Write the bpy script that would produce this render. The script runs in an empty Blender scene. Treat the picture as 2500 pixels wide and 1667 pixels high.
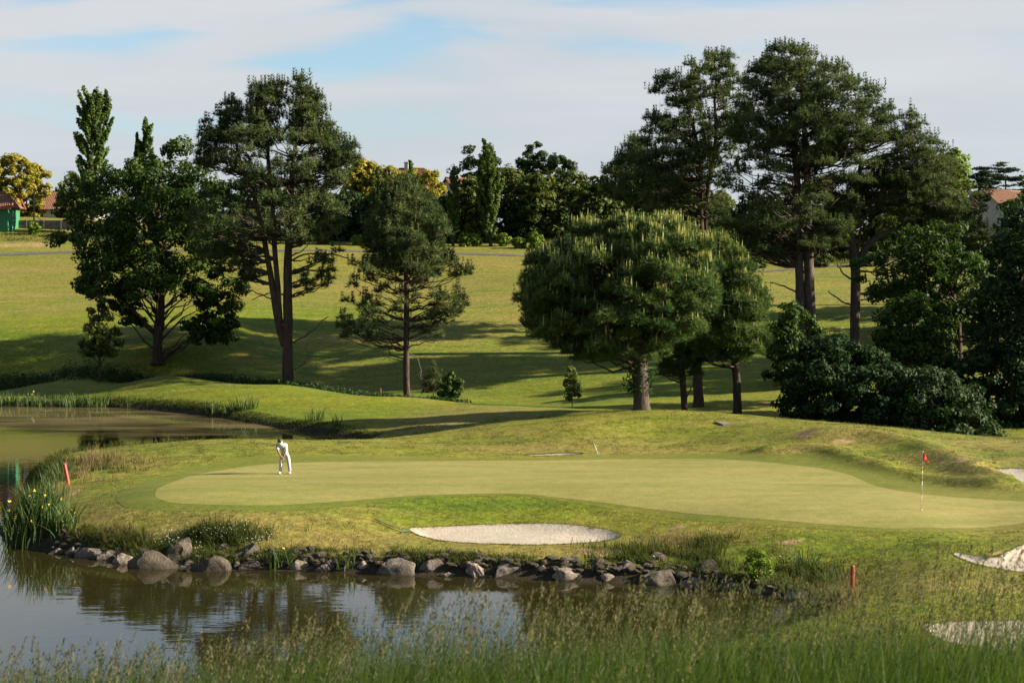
import bpy, bmesh, math, random
import numpy as np
from mathutils import Vector, Matrix
from mathutils.geometry import delaunay_2d_cdt

# ------------------------------------------------------------------ camera, sky, sun, exposure
sc = bpy.context.scene
COL = sc.collection
F = 3472.2          # focal length in photograph pixels (50 mm on a 36 mm wide frame, 2500 px)
CAMZ = 10.0
HORIZ = 680.0
SUN_EL, SUN_AZ = math.radians(22.5), math.radians(90.5)   # azimuth clockwise from +Y (the view direction)
EXPOSURE = 2.1
SUN_STRENGTH = 5.0
SKY_STRENGTH = 0.05

cam = bpy.data.cameras.new("camera"); camo = bpy.data.objects.new("camera", cam); COL.objects.link(camo)
camo.location = (0, 0, CAMZ); camo.rotation_euler = (math.radians(90), 0, 0)
cam.lens = 50; cam.sensor_width = 36; cam.shift_y = -(833.5 - HORIZ) / 2500
cam.clip_start = 0.1; cam.clip_end = 6000
cam.dof.use_dof = True; cam.dof.focus_distance = 66; cam.dof.aperture_fstop = 5.0
sc.camera = camo

sunv = Vector((math.cos(SUN_EL) * math.sin(SUN_AZ), math.cos(SUN_EL) * math.cos(SUN_AZ), math.sin(SUN_EL)))
sl = bpy.data.lights.new("sun", 'SUN'); sl.energy = SUN_STRENGTH; sl.angle = math.radians(0.53); sl.color = (1.0, 0.875, 0.66)
so = bpy.data.objects.new("sun", sl); COL.objects.link(so); so.location = (60, 20, 60)
so.rotation_euler = (-sunv).to_track_quat('-Z', 'Y').to_euler()

w = bpy.data.worlds.new("World"); sc.world = w; w.use_nodes = True
def world():
    nt = w.node_tree; N = nt.nodes; L = nt.links; N.clear()
    def n(t, **k):
        x = N.new(t)
        for a, b in k.items(): setattr(x, a, b)
        return x
    def math_(op, a, b=None, clamp=False):
        m = n('ShaderNodeMath', operation=op, use_clamp=clamp)
        for i, v in enumerate((a, b)):
            if v is None: continue
            if isinstance(v, (int, float)): m.inputs[i].default_value = v
            else: L.new(v, m.inputs[i])
        return m.outputs[0]
    sky = n('ShaderNodeTexSky', sky_type='NISHITA', sun_disc=False)
    sky.sun_elevation = SUN_EL; sky.sun_rotation = SUN_AZ; sky.air_density = 1.0; sky.dust_density = 0.7; sky.ozone_density = 1.6
    tc = n('ShaderNodeTexCoord'); sep = n('ShaderNodeSeparateXYZ'); L.new(tc.outputs['Generated'], sep.inputs[0])
    x, y, z = sep.outputs
    # clouds lie on a plane high above: project the direction on it
    zz = math_('ADD', math_('MAXIMUM', z, 0.0), 0.12)
    px = math_('DIVIDE', x, zz); py = math_('DIVIDE', y, zz)
    comb = n('ShaderNodeCombineXYZ'); L.new(px, comb.inputs[0]); L.new(py, comb.inputs[1])
    mp = n('ShaderNodeMapping'); L.new(comb.outputs[0], mp.inputs[0]); mp.inputs['Rotation'].default_value = (0, 0, math.radians(-14)); mp.inputs['Scale'].default_value = (0.55, 0.95, 1); mp.inputs['Location'].default_value = (0.15, 0.35, 0)
    nz = n('ShaderNodeTexNoise'); nz.inputs['Scale'].default_value = 1.7; nz.inputs['Detail'].default_value = 9; nz.inputs['Roughness'].default_value = 0.52; nz.inputs['Distortion'].default_value = 0.35
    L.new(mp.outputs[0], nz.inputs['Vector'])
    nz2 = n('ShaderNodeTexNoise'); nz2.inputs['Scale'].default_value = 4.3; nz2.inputs['Detail'].default_value = 6; nz2.inputs['Roughness'].default_value = 0.55; L.new(mp.outputs[0], nz2.inputs['Vector'])
    dens = math_('ADD', math_('MULTIPLY', nz.outputs[0], 1.0), math_('MULTIPLY', nz2.outputs[0], 0.30))
    # openings in the cloud deck, where blue shows: (x/y, z/y, half widths, weight)
    xr = math_('DIVIDE', x, math_('MAXIMUM', math_('ABSOLUTE', y), 0.05)); zr = math_('DIVIDE', z, math_('MAXIMUM', math_('ABSOLUTE', y), 0.05))
    wob = math_('MULTIPLY', math_('SUBTRACT', nz2.outputs[0], 0.5), 0.10)
    gsum = None
    for gx, gz, hx, hz, wt, tilt in ((-0.105, 0.158, 0.055, 0.012, 0.50, 0.16), (-0.16, 0.150, 0.05, 0.008, 0.26, -0.05), (-0.26, 0.168, 0.065, 0.010, 0.42, 0.16), (-0.34, 0.163, 0.05, 0.008, 0.25, 0.0), (-0.075, 0.176, 0.022, 0.009, 0.26, -0.4), (-0.03, 0.172, 0.02, 0.006, 0.26, -0.1), (-0.32, 0.195, 0.05, 0.006, 0.40, 0.1), (-0.10, 0.193, 0.05, 0.006, 0.36, 0.1), (0.14, 0.194, 0.09, 0.007, 0.40, 0.0), (0.085, 0.163, 0.05, 0.007, 0.22, -0.1), (0.05, 0.195, 0.05, 0.006, 0.25, 0.1), (0.16, 0.163, 0.05, 0.008, 0.18, 0.1), (-0.33, 0.118, 0.10, 0.010, 0.20, -0.08), (-0.20, 0.107, 0.10, 0.008, 0.14, 0.0), (0.30, 0.15, 0.08, 0.010, 0.12, 0.1), (0.0, 0.33, 0.5, 0.06, 0.36, 0.05), (0.1, 0.26, 0.4, 0.03, 0.30, 0.05)):
        dx = math_('DIVIDE', math_('SUBTRACT', math_('ADD', xr, wob), gx), hx)
        dz = math_('DIVIDE', math_('SUBTRACT', math_('SUBTRACT', math_('ADD', zr, math_('MULTIPLY', wob, 0.35)), gz), math_('MULTIPLY', math_('SUBTRACT', xr, gx), tilt)), hz)
        d2 = math_('ADD', math_('MULTIPLY', dx, dx), math_('MULTIPLY', dz, dz))
        g = math_('MULTIPLY', math_('POWER', 2.718, math_('MULTIPLY', d2, -1.0)), wt)
        gsum = g if gsum is None else math_('ADD', gsum, g)
    thin = n('ShaderNodeMapRange', interpolation_type='SMOOTHSTEP'); L.new(z, thin.inputs[0]); thin.inputs[1].default_value = 0.185; thin.inputs[2].default_value = 0.42; thin.inputs[3].default_value = 0.31; thin.inputs[4].default_value = -0.16
    dens = math_('SUBTRACT', math_('ADD', dens, thin.outputs[0]), gsum)
    ramp = n('ShaderNodeMapRange', interpolation_type='SMOOTHSTEP'); L.new(dens, ramp.inputs[0])
    ramp.inputs[1].default_value = 0.42; ramp.inputs[2].default_value = 0.98; ramp.inputs[3].default_value = 0.24; ramp.inputs[4].default_value = 0.93
    # cloud brightness: white veils, a little greyer and bluer near the horizon
    cb = n('ShaderNodeMapRange'); L.new(z, cb.inputs[0]); cb.inputs[1].default_value = 0.0; cb.inputs[2].default_value = 0.14
    cm = n('ShaderNodeMixRGB'); cm.inputs[1].default_value = (2.45, 2.75, 3.02, 1); cm.inputs[2].default_value = (3.18, 3.24, 3.36, 1); L.new(cb.outputs[0], cm.inputs[0])
    sh = n('ShaderNodeMixRGB', blend_type='MULTIPLY'); sh.inputs[0].default_value = 1; L.new(cm.outputs[0], sh.inputs[1])
    s2 = math_('ADD', math_('MULTIPLY', nz.outputs[0], 0.35), 0.82)
    cc = n('ShaderNodeCombineXYZ'); [L.new(s2, cc.inputs[i]) for i in range(3)]; L.new(cc.outputs[0], sh.inputs[2])
    skm = n('ShaderNodeMixRGB', blend_type='MULTIPLY'); skm.inputs[0].default_value = 1; L.new(sky.outputs[0], skm.inputs[1]); skm.inputs[2].default_value = (0.72, 0.86, 0.88, 1)
    mix = n('ShaderNodeMixRGB'); L.new(ramp.outputs[0], mix.inputs[0]); L.new(skm.outputs[0], mix.inputs[1]); L.new(sh.outputs[0], mix.inputs[2])
    bg = n('ShaderNodeBackground'); bg.inputs[1].default_value = SKY_STRENGTH; L.new(mix.outputs[0], bg.inputs[0])
    out = n('ShaderNodeOutputWorld'); L.new(bg.outputs[0], out.inputs[0])
world()

sc.render.engine = 'CYCLES'
sc.view_settings.view_transform = 'Standard'; sc.view_settings.look = 'None'
sc.view_settings.exposure = EXPOSURE; sc.view_settings.gamma = 1; sc.view_settings.use_curve_mapping = False
sc.cycles.use_denoising = True
try: sc.cycles.denoiser = 'OPENIMAGEDENOISE'
except Exception: pass
sc.cycles.max_bounces = 6; sc.cycles.diffuse_bounces = 3; sc.cycles.glossy_bounces = 3; sc.cycles.transmission_bounces = 3
sc.cycles.sample_clamp_indirect = 6

RNG = np.random.default_rng(7)
random.seed(7)

# ------------------------------------------------------------------ helpers
def P(px, py, D):
    """world point that lies D metres in front of the camera"""
    return ((px - 1250) * D / F, D, CAMZ - (py - HORIZ) * D / F)

def tag(o, label=None, cat=None, group=None, kind=None):
    if label: o['label'] = label
    if cat: o['category'] = cat
    if group: o['group'] = group
    if kind: o['kind'] = kind
    return o

def mk_mesh(name, V, faces, mats=(), attrs=None, smooth=False, matidx=None):
    """faces: list of (M,k) int arrays"""
    V = np.asarray(V, np.float32)
    if not isinstance(faces, (list, tuple)): faces = [faces]
    faces = [np.asarray(f, np.int32) for f in faces if len(f)]
    me = bpy.data.meshes.new(name)
    me.vertices.add(len(V)); me.vertices.foreach_set('co', V.ravel())
    tot = sum(f.size for f in faces); cnt = sum(len(f) for f in faces)
    me.loops.add(tot); me.polygons.add(cnt)
    me.loops.foreach_set('vertex_index', np.concatenate([f.ravel() for f in faces]))
    sizes = np.concatenate([np.full(len(f), f.shape[1], np.int32) for f in faces])
    st = np.concatenate([[0], np.cumsum(sizes)[:-1]]).astype(np.int32)
    me.polygons.foreach_set('loop_start', st)
    try: me.polygons.foreach_set('loop_total', sizes)
    except Exception: pass
    me.polygons.foreach_set('use_smooth', np.full(cnt, bool(smooth)))
    for m in mats: me.materials.append(m)
    if matidx is not None: me.polygons.foreach_set('material_index', np.asarray(matidx, np.int32))
    me.update(calc_edges=True)
    for k, a in (attrs or {}).items():
        a = np.asarray(a, np.float32)
        if a.ndim == 1:
            at = me.attributes.new(k, 'FLOAT', 'POINT'); at.data.foreach_set('value', a)
        else:
            at = me.attributes.new(k, 'FLOAT_VECTOR', 'POINT'); at.data.foreach_set('vector', a.ravel())
    me.validate()
    return me

def link(name, me, parent=None, loc=None):
    o = bpy.data.objects.new(name, me); COL.objects.link(o)
    if parent is not None: o.parent = parent
    if loc is not None: o.location = loc
    return o

def root(name, loc, label, cat, group=None):
    o = bpy.data.objects.new(name, None); o.empty_display_size = 0.3; COL.objects.link(o); o.location = loc
    return tag(o, label, cat, group)

def nrm(a):
    return a / np.maximum(np.linalg.norm(a, axis=-1, keepdims=True), 1e-9)

def rvec(n, rng):
    return nrm(rng.normal(size=(n, 3)))

class Geo:
    """collects vertices and faces of one mesh"""
    def __init__(s): s.V = []; s.Q = []; s.T = []; s.A = []; s.n = 0
    def add(s, V, Q=None, T=None, a=0.5):
        V = np.asarray(V, float)
        s.V.append(V)
        s.A.append(np.full(len(V), a, float) if np.isscalar(a) else np.asarray(a, float))
        if Q is not None and len(Q): s.Q.append(np.asarray(Q) + s.n)
        if T is not None and len(T): s.T.append(np.asarray(T) + s.n)
        s.n += len(V)
    def tube(s, pts, rad, k=8, a=0.5, rough=0.0, rng=None):
        pts = np.asarray(pts, float); rad = np.broadcast_to(np.asarray(rad, float), (len(pts),))
        t = np.gradient(pts, axis=0); t = nrm(t)
        ref = np.array([0.3, 1.0, 0.1]) if abs(t[0][1]) < 0.8 else np.array([1.0, 0.1, 0.2])
        u = nrm(np.cross(t, ref)); v = np.cross(t, u)
        an = np.arange(k) * 2 * np.pi / k
        rr = rad[:, None] * np.ones((1, k))
        if rough and rng is not None: rr = rr * (1 + rough * rng.normal(size=rr.shape))
        V = pts[:, None, :] + rr[..., None] * (np.cos(an)[None, :, None] * u[:, None, :] + np.sin(an)[None, :, None] * v[:, None, :])
        n = len(pts); i = np.arange(n - 1)[:, None] * k; j = np.arange(k)[None, :]
        Q = np.stack([i + j, i + (j + 1) % k, i + k + (j + 1) % k, i + k + j], -1).reshape(-1, 4)
        V = V.reshape(-1, 3)
        tip = np.array([pts[-1] + t[-1] * rad[-1] * 0.3, pts[0]])
        jj = np.arange(k)
        T = np.concatenate([np.stack([(n - 1) * k + jj, (n - 1) * k + (jj + 1) % k, np.full(k, n * k)], -1), np.stack([(jj + 1) % k, jj, np.full(k, n * k + 1)], -1)])
        s.add(np.concatenate([V, tip]), Q, T, a)
    def box(s, lo, hi, a=0.5):
        x0, y0, z0 = lo; x1, y1, z1 = hi
        V = [(x0, y0, z0), (x1, y0, z0), (x1, y1, z0), (x0, y1, z0), (x0, y0, z1), (x1, y0, z1), (x1, y1, z1), (x0, y1, z1)]
        s.add(V, [(0, 3, 2, 1), (4, 5, 6, 7), (0, 1, 5, 4), (1, 2, 6, 5), (2, 3, 7, 6), (3, 0, 4, 7)], a=a)
    def leaves(s, c, pref, size, rng, aspect=0.6, wild=0.8, tint=None):
        n = len(c)
        if n == 0: return
        nn = nrm(pref + wild * rvec(n, rng)); u = nrm(np.cross(nn, rvec(n, rng))); v = np.cross(nn, u)
        sz = np.asarray(size)[:, None] if np.ndim(size) else size
        bend = nn * sz * 0.15
        V = np.stack([c - u * sz, c + v * sz * aspect - bend, c + u * sz, c - v * sz * aspect - bend], 1).reshape(-1, 3)
        tt = rng.random(n) if tint is None else tint
        s.add(V, np.arange(4 * n).reshape(n, 4), a=np.repeat(tt, 4))
    def tufts(s, c, axis, L, wd, nb, rng, spread=0.9, tint=None):
        n = len(c)
        if n == 0: return
        C = np.repeat(c, nb, 0); A = np.repeat(axis, nb, 0)
        d = nrm(A * 0.7 + spread * rvec(n * nb, rng)); p = nrm(np.cross(d, rvec(n * nb, rng)))
        Ls = L * rng.uniform(0.6, 1.15, (n * nb, 1))
        V = np.stack([C - p * wd, C + p * wd, C + d * Ls], 1).reshape(-1, 3)
        tt = rng.random(n) if tint is None else tint
        s.add(V, T=np.arange(3 * n * nb).reshape(-1, 3), a=np.repeat(tt, 3 * nb))
    def blades(s, base, height, width, lean, rng, seg=3, tint=None, curl=0.5):
        """grass blades: ribbons that narrow and bend over along lean (n,3)"""
        n = len(base)
        if n == 0: return
        ang = rng.uniform(0, 2 * np.pi, n); side = np.stack([np.cos(ang), np.sin(ang), 0 * ang], -1)
        t = np.linspace(0, 1, seg + 1)
        h = np.asarray(height); wd = np.asarray(width)
        rows = []
        for tt in t:
            ctr = base + np.array([0, 0, 1.0]) * (h * (tt - 0.22 * curl * tt ** 3))[:, None] + lean * (h * (tt ** 2) * 1.0)[:, None]
            wv = (wd * (1 - tt) ** 0.7 * 0.5)[:, None] * side
            rows.append(np.stack([ctr - wv, ctr + wv], 1))
        V = np.stack(rows, 1)                      # n, seg+1, 2, 3
        m = (seg + 1) * 2
        q = []
        for k in range(seg): q.append((2 * k, 2 * k + 1, 2 * k + 3, 2 * k + 2))
        Q = (np.arange(n)[:, None, None] * m + np.asarray(q)[None]).reshape(-1, 4)
        tn = rng.random(n) if tint is None else tint
        s.add(V.reshape(-1, 3), Q, a=np.repeat(tn, m))
    def mesh(s, name, mat, smooth=False, origin=(0, 0, 0)):
        V = np.concatenate(s.V) - np.asarray(origin)
        fs = []
        if s.Q: fs.append(np.concatenate(s.Q))
        if s.T: fs.append(np.concatenate(s.T))
        return mk_mesh(name, V, fs, [mat] if not isinstance(mat, (list, tuple)) else mat, {'tint': np.concatenate(s.A)}, smooth)

def vnoise(x, y, seed=0):
    xi = np.floor(x).astype(np.int64); yi = np.floor(y).astype(np.int64); fx = x - xi; fy = y - yi
    def h(a, b):
        k = (a * 374761393 + b * 668265263 + seed * 974711) & 0x7fffffff
        k = ((k ^ (k >> 13)) * 1274126177) & 0x7fffffff
        return ((k ^ (k >> 16)) & 0xffff) / 65535.0
    sx = fx * fx * (3 - 2 * fx); sy = fy * fy * (3 - 2 * fy)
    return (h(xi, yi) * (1 - sx) + h(xi + 1, yi) * sx) * (1 - sy) + (h(xi, yi + 1) * (1 - sx) + h(xi + 1, yi + 1) * sx) * sy

def fbm(x, y, seed=0, o=4):
    r = 0; a = 0.5
    for i in range(o):
        r = r + a * vnoise(x * 2 ** i, y * 2 ** i, seed + i); a *= 0.5
    return r

def sstep(a, b, x):
    t = np.clip((x - a) / (b - a), 0, 1); return t * t * (3 - 2 * t)

def poly_sd(poly, X, Y):
    """signed distance, positive inside"""
    p = np.asarray(poly, float); q = np.roll(p, -1, 0)
    shp = X.shape; x = X.ravel(); y = Y.ravel()
    best = np.full(x.shape, 1e18); ins = np.zeros(x.shape, bool)
    for (ax, ay), (bx, by) in zip(p, q):
        dx, dy = bx - ax, by - ay; L2 = dx * dx + dy * dy + 1e-12
        t = np.clip(((x - ax) * dx + (y - ay) * dy) / L2, 0, 1)
        d = (x - ax - t * dx) ** 2 + (y - ay - t * dy) ** 2
        best = np.minimum(best, d)
        c = ((ay > y) != (by > y)) & (x < (bx - ax) * (y - ay) / (by - ay + 1e-12) + ax)
        ins ^= c
    d = np.sqrt(best); return np.where(ins, d, -d).reshape(shp)

def smooth_poly(pts, n=4, close=True):
    """Catmull-Rom through the points"""
    p = np.asarray(pts, float); m = len(p); out = []
    rng_ = range(m) if close else range(m - 1)
    for i in rng_:
        if close: a, b, c, d = p[(i - 1) % m], p[i], p[(i + 1) % m], p[(i + 2) % m]
        else: a, b, c, d = p[max(i - 1, 0)], p[i], p[i + 1], p[min(i + 2, m - 1)]
        for k in range(n):
            t = k / n
            out.append(0.5 * ((2 * b) + (-a + c) * t + (2 * a - 5 * b + 4 * c - d) * t * t + (-a + 3 * b - 3 * c + d) * t ** 3))
    if not close: out.append(p[-1])
    return np.asarray(out)

# ------------------------------------------------------------------ materials
MATS = {}
def mat(name):
    m = bpy.data.materials.new(name); m.use_nodes = True; nt = m.node_tree; nt.nodes.clear()
    MATS[name] = m
    return m, nt.nodes, nt.links

def node(N, t, ins=None, **k):
    x = N.new(t)
    for a, b in k.items(): setattr(x, a, b)
    for a, b in (ins or {}).items(): x.inputs[a].default_value = b
    return x

def c4(c): return (c[0], c[1], c[2], 1)

def foliage_mat(name, dark, light, trans=0.35, rough=0.55, hue=None, patch=0.35, k=0.66):
    dark = tuple(c * k for c in dark); light = tuple(c * k for c in light)
    m, N, L = mat(name)
    at = node(N, 'ShaderNodeAttribute', attribute_name='tint')
    geo = node(N, 'ShaderNodeNewGeometry')
    nz = node(N, 'ShaderNodeTexNoise', {'Scale': patch, 'Detail': 2}); L.new(geo.outputs['Position'], nz.inputs['Vector'])
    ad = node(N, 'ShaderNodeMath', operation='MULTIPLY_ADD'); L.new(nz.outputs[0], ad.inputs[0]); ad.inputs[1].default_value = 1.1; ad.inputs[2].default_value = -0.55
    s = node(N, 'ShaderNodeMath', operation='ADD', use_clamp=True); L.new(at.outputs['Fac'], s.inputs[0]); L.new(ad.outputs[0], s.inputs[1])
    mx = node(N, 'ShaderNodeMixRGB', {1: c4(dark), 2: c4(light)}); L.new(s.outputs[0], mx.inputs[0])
    b = node(N, 'ShaderNodeBsdfPrincipled', {'Roughness': rough + 0.12}); L.new(mx.outputs[0], b.inputs['Base Color'])
    b.inputs['Specular IOR Level'].default_value = 0.16
    tr = node(N, 'ShaderNodeBsdfTranslucent'); 
    tm = node(N, 'ShaderNodeMixRGB', {0: 1.0, 2: (1.15, 1.25, 0.55, 1)}, blend_type='MULTIPLY'); L.new(mx.outputs[0], tm.inputs[1]); L.new(tm.outputs[0], tr.inputs[0])
    ms = node(N, 'ShaderNodeMixShader', {0: trans}); L.new(b.outputs[0], ms.inputs[1]); L.new(tr.outputs[0], ms.inputs[2])
    o = node(N, 'ShaderNodeOutputMaterial'); L.new(ms.outputs[0], o.inputs[0])
    return m

def simple_mat(name, col, rough=0.6, col2=None, scale=4.0, bump=0.0, bscale=20, metal=0, stretch=(1, 1, 1), spec=0.4):
    m, N, L = mat(name)
    b = node(N, 'ShaderNodeBsdfPrincipled', {'Roughness': rough, 'Metallic': metal, 'Base Color': c4(col)}); b.inputs['Specular IOR Level'].default_value = spec
    tc = node(N, 'ShaderNodeTexCoord'); mp = node(N, 'ShaderNodeMapping', {'Scale': stretch}); L.new(tc.outputs['Object'], mp.inputs[0])
    c2 = col2 if col2 else tuple(x * 0.75 for x in col)
    nz = node(N, 'ShaderNodeTexNoise', {'Scale': scale, 'Detail': 6, 'Roughness': 0.6}); L.new(mp.outputs[0], nz.inputs['Vector'])
    rp = node(N, 'ShaderNodeMapRange', {1: 0.35, 2: 0.68}); L.new(nz.outputs[0], rp.inputs[0])
    mx = node(N, 'ShaderNodeMixRGB', {1: c4(col), 2: c4(c2)}); L.new(rp.outputs[0], mx.inputs[0]); L.new(mx.outputs[0], b.inputs['Base Color'])
    if bump:
        n2 = node(N, 'ShaderNodeTexNoise', {'Scale': bscale, 'Detail': 5}); L.new(mp.outputs[0], n2.inputs['Vector'])
        bp = node(N, 'ShaderNodeBump', {'Strength': bump, 'Distance': 0.05}); L.new(n2.outputs[0], bp.inputs['Height']); L.new(bp.outputs[0], b.inputs['Normal'])
    o = node(N, 'ShaderNodeOutputMaterial'); L.new(b.outputs[0], o.inputs[0])
    return m

def turf_mat(name, ca, cb, cdry, dry_default=None, fine=9.0, bump=0.6, soil=True, speck=0.35, stretch=(0.22, 1, 1)):
    """mown or rough grass seen from afar: broad tone patches, fine blade grain, straw and soil where the attributes say so"""
    m, N, L = mat(name)
    geo = node(N, 'ShaderNodeNewGeometry'); pos = geo.outputs['Position']
    mp = node(N, 'ShaderNodeMapping', {'Scale': stretch}); L.new(pos, mp.inputs[0])
    def noise(sc_, det=5, ro=0.6, v=None):
        x = node(N, 'ShaderNodeTexNoise', {'Scale': sc_, 'Detail': det, 'Roughness': ro}); L.new(v if v else pos, x.inputs['Vector']); return x.outputs[0]
    def mr(v, a, b, c=0.0, d=1.0):
        x = node(N, 'ShaderNodeMapRange', {1: a, 2: b, 3: c, 4: d}); L.new(v, x.inputs[0]); return x.outputs[0]
    def mx(f, a, b, bt='MIX'):
        x = node(N, 'ShaderNodeMixRGB', blend_type=bt)
        for i, v in ((0, f), (1, a), (2, b)):
            if isinstance(v, (tuple, list)): x.inputs[i].default_value = c4(v)
            elif isinstance(v, (int, float)): x.inputs[i].default_value = v
            else: L.new(v, x.inputs[i])
        return x.outputs[0]
    def mt(op, a, b, cl=False):
        x = node(N, 'ShaderNodeMath', operation=op, use_clamp=cl)
        for i, v in ((0, a), (1, b)):
            if isinstance(v, (int, float)): x.inputs[i].default_value = v
            else: L.new(v, x.inputs[i])
        return x.outputs[0]
    big = noise(0.15, 4, 0.6, mp.outputs[0]); mid = noise(0.9, 5, 0.65, mp.outputs[0]); fin = noise(fine, 6, 0.7); vfin = noise(fine * 3.3, 3, 0.6)
    base = mx(mr(mt('ADD', mt('MULTIPLY', big, 0.6), mt('MULTIPLY', mid, 0.4)), 0.42, 0.58), ca, cb)
    if dry_default is None:
        ad = node(N, 'ShaderNodeAttribute', attribute_name='dry').outputs['Fac']
    else: ad = dry_default
    dn = mt('ADD', mt('MULTIPLY', mid, 0.75), mt('MULTIPLY', fin, 0.45))
    dryf = mt('MULTIPLY', mr(mt('ADD', dn, mt('MULTIPLY', ad, 0.42) if dry_default is None else dry_default * 0.42), 0.66, 0.98), 0.9)
    base = mx(dryf, base, cdry)
    if soil:
        a2 = node(N, 'ShaderNodeAttribute', attribute_name='soil').outputs['Fac']
        sf = mr(mt('ADD', mt('MULTIPLY', a2, 1.2), mt('MULTIPLY', mt('SUBTRACT', fin, 0.5), 0.9)), 0.35, 0.7)
        base = mx(sf, base, (0.022, 0.017, 0.010))
        a3 = node(N, 'ShaderNodeAttribute', attribute_name='bare').outputs['Fac']
        bf = mr(mt('ADD', a3, mt('MULTIPLY', mt('SUBTRACT', fin, 0.5), 0.8)), 0.4, 0.65)
        base = mx(bf, base, (0.20, 0.135, 0.068))
    grain = mt('ADD', mt('MULTIPLY', fin, 0.65), mt('MULTIPLY', vfin, 0.35))
    gr = mr(grain, 0.32, 0.68, 1 - speck, 1 + speck)
    cl = noise(2.3, 6, 0.72); gr = mt('MULTIPLY', gr, mr(cl, 0.34, 0.66, 1 - speck * 0.6, 1 + speck * 0.6))
    cx = node(N, 'ShaderNodeCombineXYZ'); [L.new(gr, cx.inputs[i]) for i in range(3)]
    base = mx(1.0, base, cx.outputs[0], 'MULTIPLY')
    b = node(N, 'ShaderNodeBsdfPrincipled', {'Roughness': 0.85}); b.inputs['Specular IOR Level'].default_value = 0.15
    L.new(base, b.inputs['Base Color'])
    bp = node(N, 'ShaderNodeBump', {'Strength': bump, 'Distance': 0.06}); L.new(grain, bp.inputs['Height']); L.new(bp.outputs[0], b.inputs['Normal'])
    o = node(N, 'ShaderNodeOutputMaterial'); L.new(b.outputs[0], o.inputs[0])
    return m

M_ground = turf_mat('rough_turf', (0.060, 0.090, 0.0036), (0.108, 0.118, 0.0052), (0.142, 0.112, 0.030), None, 6.0, 1.0, True, 0.62)
M_green = turf_mat('putting_turf', (0.122, 0.126, 0.029), (0.150, 0.144, 0.040), (0.200, 0.168, 0.060), 0.34, 12.0, 0.15, False, 0.20)
M_collar = turf_mat('collar_turf', (0.070, 0.088, 0.009), (0.098, 0.104, 0.012), (0.122, 0.107, 0.026), 0.25, 9.0, 0.4, False, 0.30)
M_sand = simple_mat('bunker_sand', (0.31, 0.275, 0.232), 0.9, (0.25, 0.215, 0.175), 2.2, 0.45, 9, spec=0.1)
M_path = simple_mat('path_asphalt', (0.075, 0.072, 0.075), 0.9, (0.055, 0.052, 0.054), 1.5, 0.3, 12, spec=0.2)
M_bark = simple_mat('pine_bark', (0.062, 0.044, 0.034), 0.95, (0.03, 0.022, 0.018), 5, 1.0, 9, stretch=(1, 1, 0.25), spec=0.1)
M_barkg = simple_mat('grey_pine_bark', (0.078, 0.060, 0.050), 0.95, (0.032, 0.026, 0.022), 5, 1.0, 9, stretch=(1, 1, 0.3), spec=0.1)
M_twig = simple_mat('twig_bark', (0.075, 0.055, 0.042), 0.95, (0.035, 0.027, 0.022), 3, spec=0.1)
M_dead = simple_mat('dead_branch', (0.11, 0.085, 0.062), 0.95, (0.06, 0.047, 0.035), 3, spec=0.1)
M_oak = foliage_mat('oak_leaf', (0.018, 0.044, 0.006), (0.066, 0.120, 0.014), 0.30, 0.5)
M_pine = foliage_mat('pine_needle', (0.026, 0.060, 0.020), (0.150, 0.172, 0.066), 0.25, 0.6)
M_stone = foliage_mat('stone_pine_needle', (0.024, 0.066, 0.020), (0.165, 0.225, 0.070), 0.25, 0.6)
M_candle = foliage_mat('young_shoot', (0.26, 0.29, 0.09), (0.42, 0.40, 0.16), 0.25, 0.7)
M_poplar = foliage_mat('poplar_leaf', (0.045, 0.088, 0.018), (0.115, 0.165, 0.034), 0.35, 0.5)
M_leaf = foliage_mat('mixed_leaf', (0.036, 0.066, 0.012), (0.150, 0.165, 0.034), 0.32, 0.5)
M_dark = foliage_mat('dark_leaf', (0.012, 0.034, 0.010), (0.042, 0.080, 0.020), 0.28, 0.5)
M_gold = foliage_mat('golden_leaf', (0.12, 0.115, 0.014), (0.31, 0.255, 0.035), 0.4, 0.5, k=1.0)
M_lime = foliage_mat('bright_leaf', (0.075, 0.15, 0.012), (0.21, 0.28, 0.03), 0.35, 0.4)
M_shrub = foliage_mat('laurel_leaf', (0.010, 0.032, 0.010), (0.034, 0.074, 0.024), 0.25, 0.7)
M_cedar = foliage_mat('cedar_needle', (0.020, 0.040, 0.026), (0.045, 0.070, 0.042), 0.15, 0.6)
M_iris = foliage_mat('iris_leaf', (0.055, 0.12, 0.035), (0.17, 0.24, 0.075), 0.35, 0.4, k=0.42)
M_tall = foliage_mat('tall_grass_blade', (0.035, 0.090, 0.014), (0.12, 0.175, 0.032), 0.4, 0.5, patch=0.8, k=0.44)
M_seed = foliage_mat('grass_seed_head', (0.17, 0.15, 0.085), (0.38, 0.325, 0.205), 0.4, 0.7, patch=0.9, k=0.40)
M_seedg = foliage_mat('unripe_seed_head', (0.05, 0.075, 0.035), (0.15, 0.15, 0.085), 0.4, 0.7, patch=0.9, k=0.55)
M_tuft = foliage_mat('rough_grass_blade', (0.075, 0.105, 0.018), (0.26, 0.22, 0.07), 0.35, 0.6, patch=0.5, k=0.42)
M_bankg = foliage_mat('bank_grass_blade', (0.05, 0.085, 0.014), (0.17, 0.185, 0.04), 0.35, 0.6, patch=0.5, k=0.42)
M_drygr = foliage_mat('dry_grass_blade', (0.20, 0.16, 0.06), (0.42, 0.31, 0.18), 0.35, 0.6, patch=0.7, k=0.42)
M_petal = simple_mat('white_petal', (0.495, 0.477, 0.450), 0.6)
M_yellow = simple_mat('yellow_petal', (0.75, 0.47, 0.02), 0.5)
M_red = simple_mat('red_paint', (0.24, 0.028, 0.016), 0.6, (0.17, 0.025, 0.018), 8)
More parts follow.
